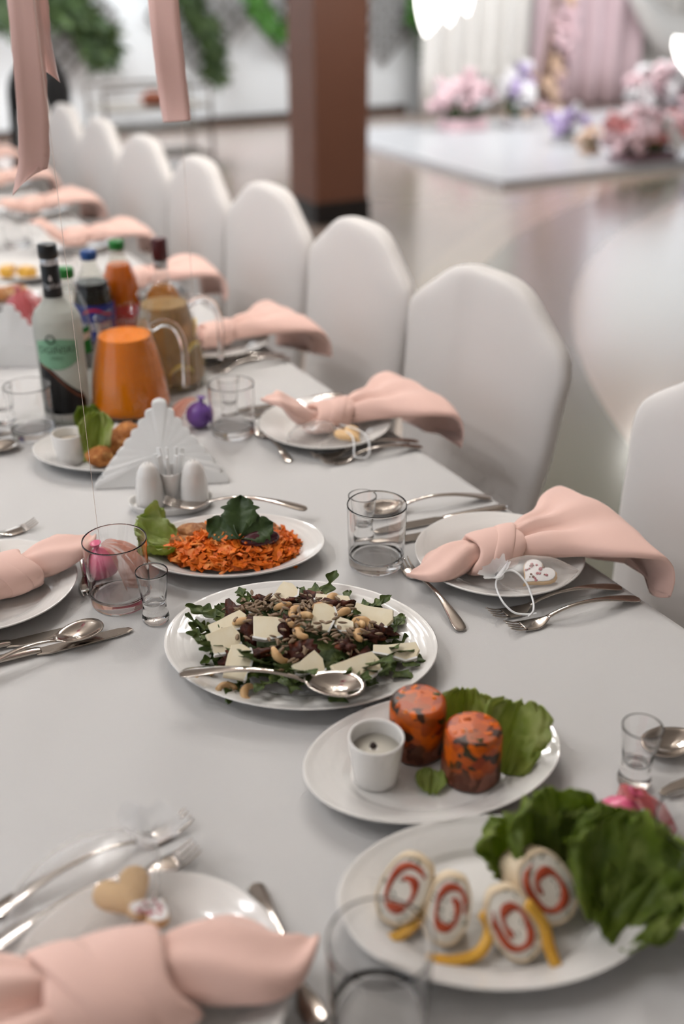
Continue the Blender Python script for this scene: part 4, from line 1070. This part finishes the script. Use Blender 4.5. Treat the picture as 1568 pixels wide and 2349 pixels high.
for k in range(3):
    tag(mk('cheese_cube', box(-.02, .02, -.015, .015, -.012, .012, .003), 'yellow_pepper', smooth=False, loc=(.46 + .04 * k, 2.64 - .03 * k, T + .020), rot=(0, 0, k)), 'far yellow cheese block behind the black cap', 'cheese', 'far cheese blocks')
for k in range(4):
    tag(mk('meat_slice', blob(.026, k + 30, .3, 1.5, 2, (1.2, .9, .6)), 'fish', loc=(.38 + .03 * k, 2.40 + .02 * (k % 2), T + .022)), 'far brown roast piece left of the black cap', 'meat', 'far roast pieces')

# ================================================================== paper napkin stacks
def scallop_tri(base, hgt, seed):
    """folded napkin: triangle with scalloped legs, in local x (width) and z (height)"""
    pts = [(-base, 0)]; n = 9
    for s in (0, 1):
        for i in range(n):
            for j in range(5):
                u = (i + j / 5) / n; k = u if s == 0 else 1 - u
                x = -base + base * u if s == 0 else base * u
                z = hgt * (k if s == 0 else k)
                b = .0055 * math.sin(PI * j / 5); nx, nz = (-hgt, base) if s == 0 else (hgt, base); q = math.hypot(nx, nz)
                pts.append((x + nx / q * b, z + nz / q * b))
    pts.append((base, 0)); return pts
def napkin_stack(x, y, rz, n, base, hgt, where, lean=.55):
    for k in range(n):
        o = scallop_tri(base * (1 - .012 * k), hgt * (1 - .03 * k), k)
        t = thing('paper_napkin', '%s white scalloped paper napkin of the stack %s' % (['front', 'second', 'third', 'fourth', 'fifth', 'sixth', 'rearmost'][k], where), 'paper napkin', (x + .0042 * k * math.cos(rz + PI / 2), y + .0042 * k * math.sin(rz + PI / 2), T + .0005 * k), rz, 'paper napkins in the stack ' + where)
        t.rotation_euler = (-(lean - .03 * k) + .08, 0, rz)
        for s, nm in ((-.0008, 'front_fold'), (.0011, 'back_fold')):
            nn = len(o); rows = []
            for w in (1, .97, .8, .5, .12):
                rows.append([(px_ * w, s - .004 * (1 - w) * (1 if s < 0 else -1), hgt * .36 + (pz - hgt * .36) * w) for px_, pz in o])
            f = mk(nm, loft(rows, True, False, True), 'paper', t); sol(f, .0006)
napkin_stack(.434, 1.346, math.radians(-22), 7, .098, .138, 'before the orange juice jug', .78)
napkin_stack(.36, 1.97, math.radians(-25), 4, .10, .12, 'at the left behind the piano bottle', .42)

# ================================================================== cruet set
cr = thing('cruet_tray', 'white oval tray holding the shakers', 'tray', (.424, 1.281, T), math.radians(-20))
mk('tray', lathe([(0, .003), (.9, .003), (.97, .012), (1.0, .013), (1.0, .010), (.93, .001), (.88, 0), (0, 0)], 48, .060, .036), 'porcelain', cr)
def shaker(x, y, label):
    t = thing('shaker', label, 'shaker', (x, y, T + .0035), 0, 'white shakers')
    mk('body', lathe([(0, 0), (.0185, 0), (.0198, .003), (.0200, .014), (.0188, .034), (.0155, .052), (.0110, .062), (.005, .0672), (0, .068)], 32), 'porcelain', t)
    for k in range(5): mk('hole', lathe([(0, .0003), (.0009, .0002), (.001, -.001)], 6), 'plinth', t, loc=(.0035 * math.cos(k * 1.26), .0035 * math.sin(k * 1.26), .0675))
shaker(.396, 1.289, 'left white egg shaped shaker'); shaker(.455, 1.267, 'right white egg shaped shaker beside the celery leaf')
tc_ = thing('toothpick_cup', 'white cup between the two shakers', 'cup', (.432, 1.297, T + .0035))
mk('cup', lathe([(0, 0), (.014, 0), (.0165, .02), (.0195, .044), (.0185, .045), (.0155, .02), (0, .004)], 32), 'porcelain', tc_)
r = random.Random(77)
for k in range(9):
    a = k * .7; d = Vector((.18 * math.cos(a), .18 * math.sin(a), 1)).normalized()
    t = tag(mk('sugar_stick', box(-.0034, .0034, -.0012, .0012, 0, .066 + .006 * r.random(), .0006), 'paper', smooth=False, loc=(.432 + .007 * math.cos(a), 1.297 + .007 * math.sin(a), T + .009)), 'thin white paper stick in the cup between the shakers', 'stick', 'paper sticks in the cup')
    t.rotation_euler = d.to_track_quat('Z', 'X').to_euler()

# ================================================================== jugs and bottles
def jug(loc, label, fill, level, rz, seed, slices=0):
    t = thing('glass_jug', label, 'jug', loc, rz)
    k = 1.0; P0 = [(0, 0), (.066, 0), (.0705, .004), (.070, .02), (.063, .07), (.053, .115), (.0455, .142), (.0445, .155), (.047, .168)]
    inn = [(.0452, .1675), (.0427, .155), (.0437, .142), (.0512, .115), (.0612, .07), (.0682, .02), (.066, .010), (0, .009)]
    V, F = lathe(P0 + inn, 48)
    V = [Vector(v) + (Vector((.022, 0, .006)) * max(0, (v[2] - .145) / .023) * math.exp(-(math.atan2(v[1], v[0]) / .4) ** 2) if v[2] > .145 else Vector((0, 0, 0))) for v in V]
    ribs = [v if not .01 < v[2] < .12 else Vector((v[0] * (1 + .012 * math.sin(10 * math.atan2(v[1], v[0]))), v[1] * (1 + .012 * math.sin(10 * math.atan2(v[1], v[0]))), v[2])) for v in V]
    mk('body', (ribs, F), 'thin_glass', t)
    lp = [(0, .0105), (.064, .0115), (.0665, .02), (.0597, .07), (.0497, .115), (.0425, .142)]
    q = [p for p in lp if p[1] < level]; a, b = q[-1], ([p for p in lp if p[1] >= level] + [(.042, .16)])[0]
    u = (level - a[1]) / (b[1] - a[1]); rl = a[0] + (b[0] - a[0]) * u
    mk('drink', lathe(q + [(rl, level), (rl * .5, level), (0, level)], 48), fill, t)
    h = spline([(.0, -.045, .148), (.0, -.066, .158), (.0, -.088, .148), (0, -.098, .115), (0, -.098, .075), (0, -.096, .045)], 24)
    mk('handle', tube(h, [.0075 - .002 * i / 23 for i in range(24)], 10), 'glass', t)
    for s in range(slices):
        a = -2.6 + .62 * s; z = .03 + .036 * (s % 3) - .004 * s; rr = (.066 if z < .03 else .066 - .14 * (z - .0)) - .004
        sl = mk('lemon_slice', lathe([(0, -.002), (.022, -.002), (.022, .002), (0, .002)], 28), 'lemon', t, loc=(rr * math.cos(a), rr * math.sin(a), z))
        sl.rotation_euler = (PI / 2 + .2, 0, a + PI / 2)
        mk('peel', lathe([(.022, -.0022), (.0242, -.0018), (.0242, .0018), (.022, .0022)], 28), 'lemon_peel', sl)
    return t
RIGHT = math.radians(-28.7)
jug((.489, 1.649, T), 'glass jug full of orange juice with a clear handle', 'juice', .138, RIGHT + PI / 2, 1)
jug((.597, 1.752, T), 'glass jug of lemon water with lemon slices behind the juice', 'lemon_water', .150, RIGHT + PI / 2, 2, 6)

def text_pts(s, size):
    cu = bpy.data.curves.new('text', 'FONT'); cu.body = s; cu.size = size; cu.align_x = 'CENTER'; cu.resolution_u = 3
    o = bpy.data.objects.new('text', cu); COL.objects.link(o); dg = bpy.context.evaluated_depsgraph_get()
    me = bpy.data.meshes.new_from_object(o.evaluated_get(dg)); V = [v.co.copy() for v in me.vertices]; F = [tuple(p.vertices) for p in me.polygons]
    bpy.data.objects.remove(o); return V, F
def wrap_text(s, size, R, a0, z0, matn, parent, name='lettering'):
    V, F = text_pts(s, size)
    return mk(name, ([(R * math.cos(a0 + v.x / R), R * math.sin(a0 + v.x / R), z0 + v.y) for v in V], F), matn, parent, smooth=False)
def patch(R, a0, a1, lo, hi, n=24, m=5):
    rows = []
    for i in range(n + 1):
        u = i / n; a = a0 + (a1 - a0) * u; l = lo(u) if callable(lo) else lo; h = hi(u) if callable(hi) else hi
        rows.append([(R * math.cos(a), R * math.sin(a), l + (h - l) * j / m) for j in range(m + 1)])
    return loft(rows, False)
vb = thing('vodka_bottle', 'frosted spirit bottle with a black grand piano and black neck', 'bottle', (.386, 1.672, T))
FA = math.radians(-103)
mk('glass', lathe([(0, .001), (.034, .001), (.0375, .004), (.0382, .012), (.0395, .165), (.0385, .178), (.033, .190), (.023, .200), (.0165, .209), (.0142, .215), (.0137, .222), (0, .222)], 44), 'frosted', vb)
mk('neck_sleeve', lathe([(.0148, .209), (.0152, .212), (.0148, .262), (.0140, .264)], 32), 'cap_black', vb)
mk('neck_ring', lathe([(.0138, .263), (.0145, .265), (.0145, .272), (.0138, .274)], 32), 'silver_print', vb)
mk('cap', lathe([(.0138, .2735), (.0155, .275), (.0152, .294), (.014, .2955), (0, .2955)], 32), 'cap_black', vb)
wrap_text('Ogiński', .012, .0153, FA, .228, 'silver_print', vb); mk('crest', patch(.0153, FA - .3, FA + .1, lambda u: .243 - .004 * math.sin(PI * u), lambda u: .243 + .006 * math.sin(PI * u)), 'silver_print', vb)
pt = lambda u: .118 - .062 * (3 * u * u - 2 * u ** 3) if u < .93 else .056 - .45 * (u - .93) ** 1.0 * .35
mk('piano_print', patch(.0393, FA - 1.15, FA + .95, .022, lambda u: (.115 - .060 * (3 * u * u - 2 * u ** 3)) - (.014 * max(0, (u - .85) / .15) ** 2)), 'cap_black', vb)
mk('piano_edge', patch(.0396, FA - 1.0, FA + .82, lambda u: .104 - .058 * (3 * u * u - 2 * u ** 3), lambda u: .109 - .058 * (3 * u * u - 2 * u ** 3)), 'brown_print', vb)
for k in range(14):
    a = FA - 1.0 + .14 * k
    mk('piano_key', patch(.0394, a, a + .115, .012, .021, 3, 1), 'label_white', vb)
mk('mint_print', patch(.0397, FA - 1.1, FA + .72, lambda u: .112 - .012 * math.sin(PI * u), lambda u: .146 + .006 * math.sin(PI * u)), 'mint_print', vb)
wrap_text('OGIŃSKI', .0165, .0401, FA - .18, .128, 'ink_green', vb); wrap_text('VODKA', .006, .0401, FA - .18, .118, 'ink_green', vb)
mk('crest', xf(lathe([(.006, 0), (.008, .0006), (.006, .0012)], 20), Matrix.Translation((.0402 * math.cos(FA - .35), .0402 * math.sin(FA - .35), .152)) @ Matrix.Rotation(FA - .35, 4, 'Z') @ Matrix.Rotation(PI / 2, 4, 'Y')), 'ink_green', vb)

def pet(loc, label, H, R, capm, fill, level, lab_z, labm, text=None, textm='label_white', a0=FA):
    t = thing('soda_bottle', label, 'bottle', loc)
    P0 = [(0, .002), (R * .8, .001), (R * .95, .01), (R, .03), (R * .97, H * .33), (R, H * .5), (R, H * .58), (R * .9, H * .68), (R * .66, H * .78), (R * .42, H * .86), (.0125, H * .90), (.0125, H * .93)]
    mk('shell', lathe(P0, 36), 'plastic_film', t)
    inner = [(max(0, r - .0012), z + .001) for r, z in P0 if z < level]
    if fill: mk('drink', lathe(inner + [(inner[-1][0] * .93, level), (0, level)], 36), fill, t)
    mk('cap', lathe([(.0128, H * .925), (.0150, H * .93), (.0150, H - .002), (.0138, H), (0, H)], 28), capm, t)
    z0, z1 = lab_z
    lr = R + .0006
    mk('wrapper', lathe([(lr * .985, z0), (lr, z0 + .002), (lr, z1 - .002), (lr * .985, z1)], 36), labm, t)
    if text: wrap_text(text, (z1 - z0) * .42, lr + .0006, a0, z0 + (z1 - z0) * .33, textm, t)
    return t
cb_ = pet((.511, 1.898, T), 'dark cola bottle with a blue cap and blue wrapper', .222, .0365, 'cap_blue', 'cola', .165, (.06, .128), 'label_blue', 'pepsi')
mk('wave_print', patch(.0373, FA - .6, FA + .9, lambda u: .112 + .006 * math.sin(5 * u), lambda u: .117 + .006 * math.sin(5 * u)), 'label_red', cb_)
pet((.580, 1.948, T), 'orange soda bottle with a green cap and red wrapper', .222, .0360, 'cap_green', 'orange_soda', .178, (.05, .105), 'label_red', 'mirinda')
wt = pet((.440, 1.798, T), 'clear water bottle with a green cap behind the piano bottle', .222, .0335, 'cap_green', None, .1, (.085, .118), 'plastic_film')
mk('green_print', patch(.0345, FA + .25, FA + 1.0, .112, lambda u: .120 + .004 * u, 8), 'label_green', wt); mk('green_print', patch(.0345, FA + .25, FA + 1.0, .076, lambda u: .096 + .006 * u, 8), 'label_green', wt); mk('white_print', patch(.0344, FA + .25, FA + 1.0, .096, .112, 8), 'label_white', wt)
wk = thing('whisky_bottle', 'amber spirit bottle with a dark red cap behind the lemon water', 'bottle', (.656, 1.925, T))
mk('glass', lathe([(0, .001), (.034, .001), (.036, .006), (.036, .10), (.033, .118), (.022, .135), (.0145, .148), (.0125, .165), (.0125, .19), (0, .19)], 36), 'thin_glass', wk)
mk('drink', lathe([(0, .003), (.033, .003), (.0345, .008), (.0345, .10), (.031, .117), (.018, .132), (0, .132)], 36), 'whisky', wk)
mk('wrapper', lathe([(.0364, .03), (.0367, .032), (.0367, .085), (.0364, .087)], 36), 'label_gold', wk)
mk('neck_band', lathe([(.0130, .165), (.0134, .166), (.0134, .178), (.013, .179)], 24), 'silver_print', wk)
mk('cap', lathe([(.0132, .182), (.0150, .184), (.0150, .219), (.0135, .222), (0, .222)], 28), 'cap_red', wk)

# ================================================================== ribbons and threads from balloons above
def ribbon(pts, w, face, label, cut):
    """satin band; pts from the free end upward, face = horizontal direction of its width"""
    P0 = spline(pts, 40); f = Vector((math.cos(face), math.sin(face), 0)); rows = []; q = random.Random(len(label))
    for i, p in enumerate(P0):
        p = Vector(p); tw = Matrix.Rotation(.25 * math.sin(i * .14 + face), 3, 'Z') @ f; nn = tw.cross(Vector((0, 0, 1)))
        fr = lambda: .0004 * q.uniform(-1, 1)
        rows.append([p + tw * (w / 2 * u + (fr() if abs(u) == 1 else 0)) + nn * .0016 * math.cos(u * 2 + i * .2) + Vector((0, 0, cut * (u + 1) / 2 * max(0, 1 - i / 6))) for u in (-1, -.5, 0, .5, 1)])
    t = tag(sol(mk('ribbon', loft(rows, False), 'ribbon'), .0004), label, 'ribbon', 'pink ribbons hanging from above')
ribbon([(.250, 1.142, 1.222), (.262, 1.141, 1.26), (.268, 1.140, 1.32), (.272, 1.14, 1.41), (.279, 1.138, 1.6), (.283, 1.135, 1.95)], .031, RZ + .1, 'long pink ribbon at the left ending in a point', .03)
ribbon([(.302, 1.182, 1.338), (.299, 1.181, 1.37), (.299, 1.18, 1.42), (.294, 1.17, 1.6), (.288, 1.15, 1.95)], .015, RZ + .6, 'short narrow pink ribbon beside the long one', -.012)
ribbon([(.560, 1.52, 1.232), (.558, 1.52, 1.27), (.555, 1.52, 1.32), (.553, 1.52, 1.40), (.556, 1.52, 1.6), (.560, 1.52, 1.95)], .042, RZ - .05, 'pink ribbon hanging right of the other two', .004)
for x, y, z0, lab in ((.277, 1.128, .803, 'thin clear thread rising from the pink balloon by the tumbler'), (.568, 1.527, .803, 'thin clear thread rising from the purple balloon')):
    t = tag(mk('balloon_thread', tube([(x, y, z0), (x + .002, y, 1.3), (x + .003, y + .002, 1.95)], .00035, 5), 'thread'), lab, 'thread', 'balloon threads')
for x, y, lab in ((.284, 1.135, 'balloon floating above the picture over the left tumbler'), (.564, 1.522, 'balloon floating above the picture over the juice jug')):
    t = thing('floating_balloon', lab, 'balloon', (x, y, 1.95))
    mk('skin', lathe([(.004, 0), (.012, .006), (.006, .015), (.05, .07), (.10, .14), (.125, .22), (.115, .30), (.07, .355), (0, .375)], 28), 'balloon_pink', t)
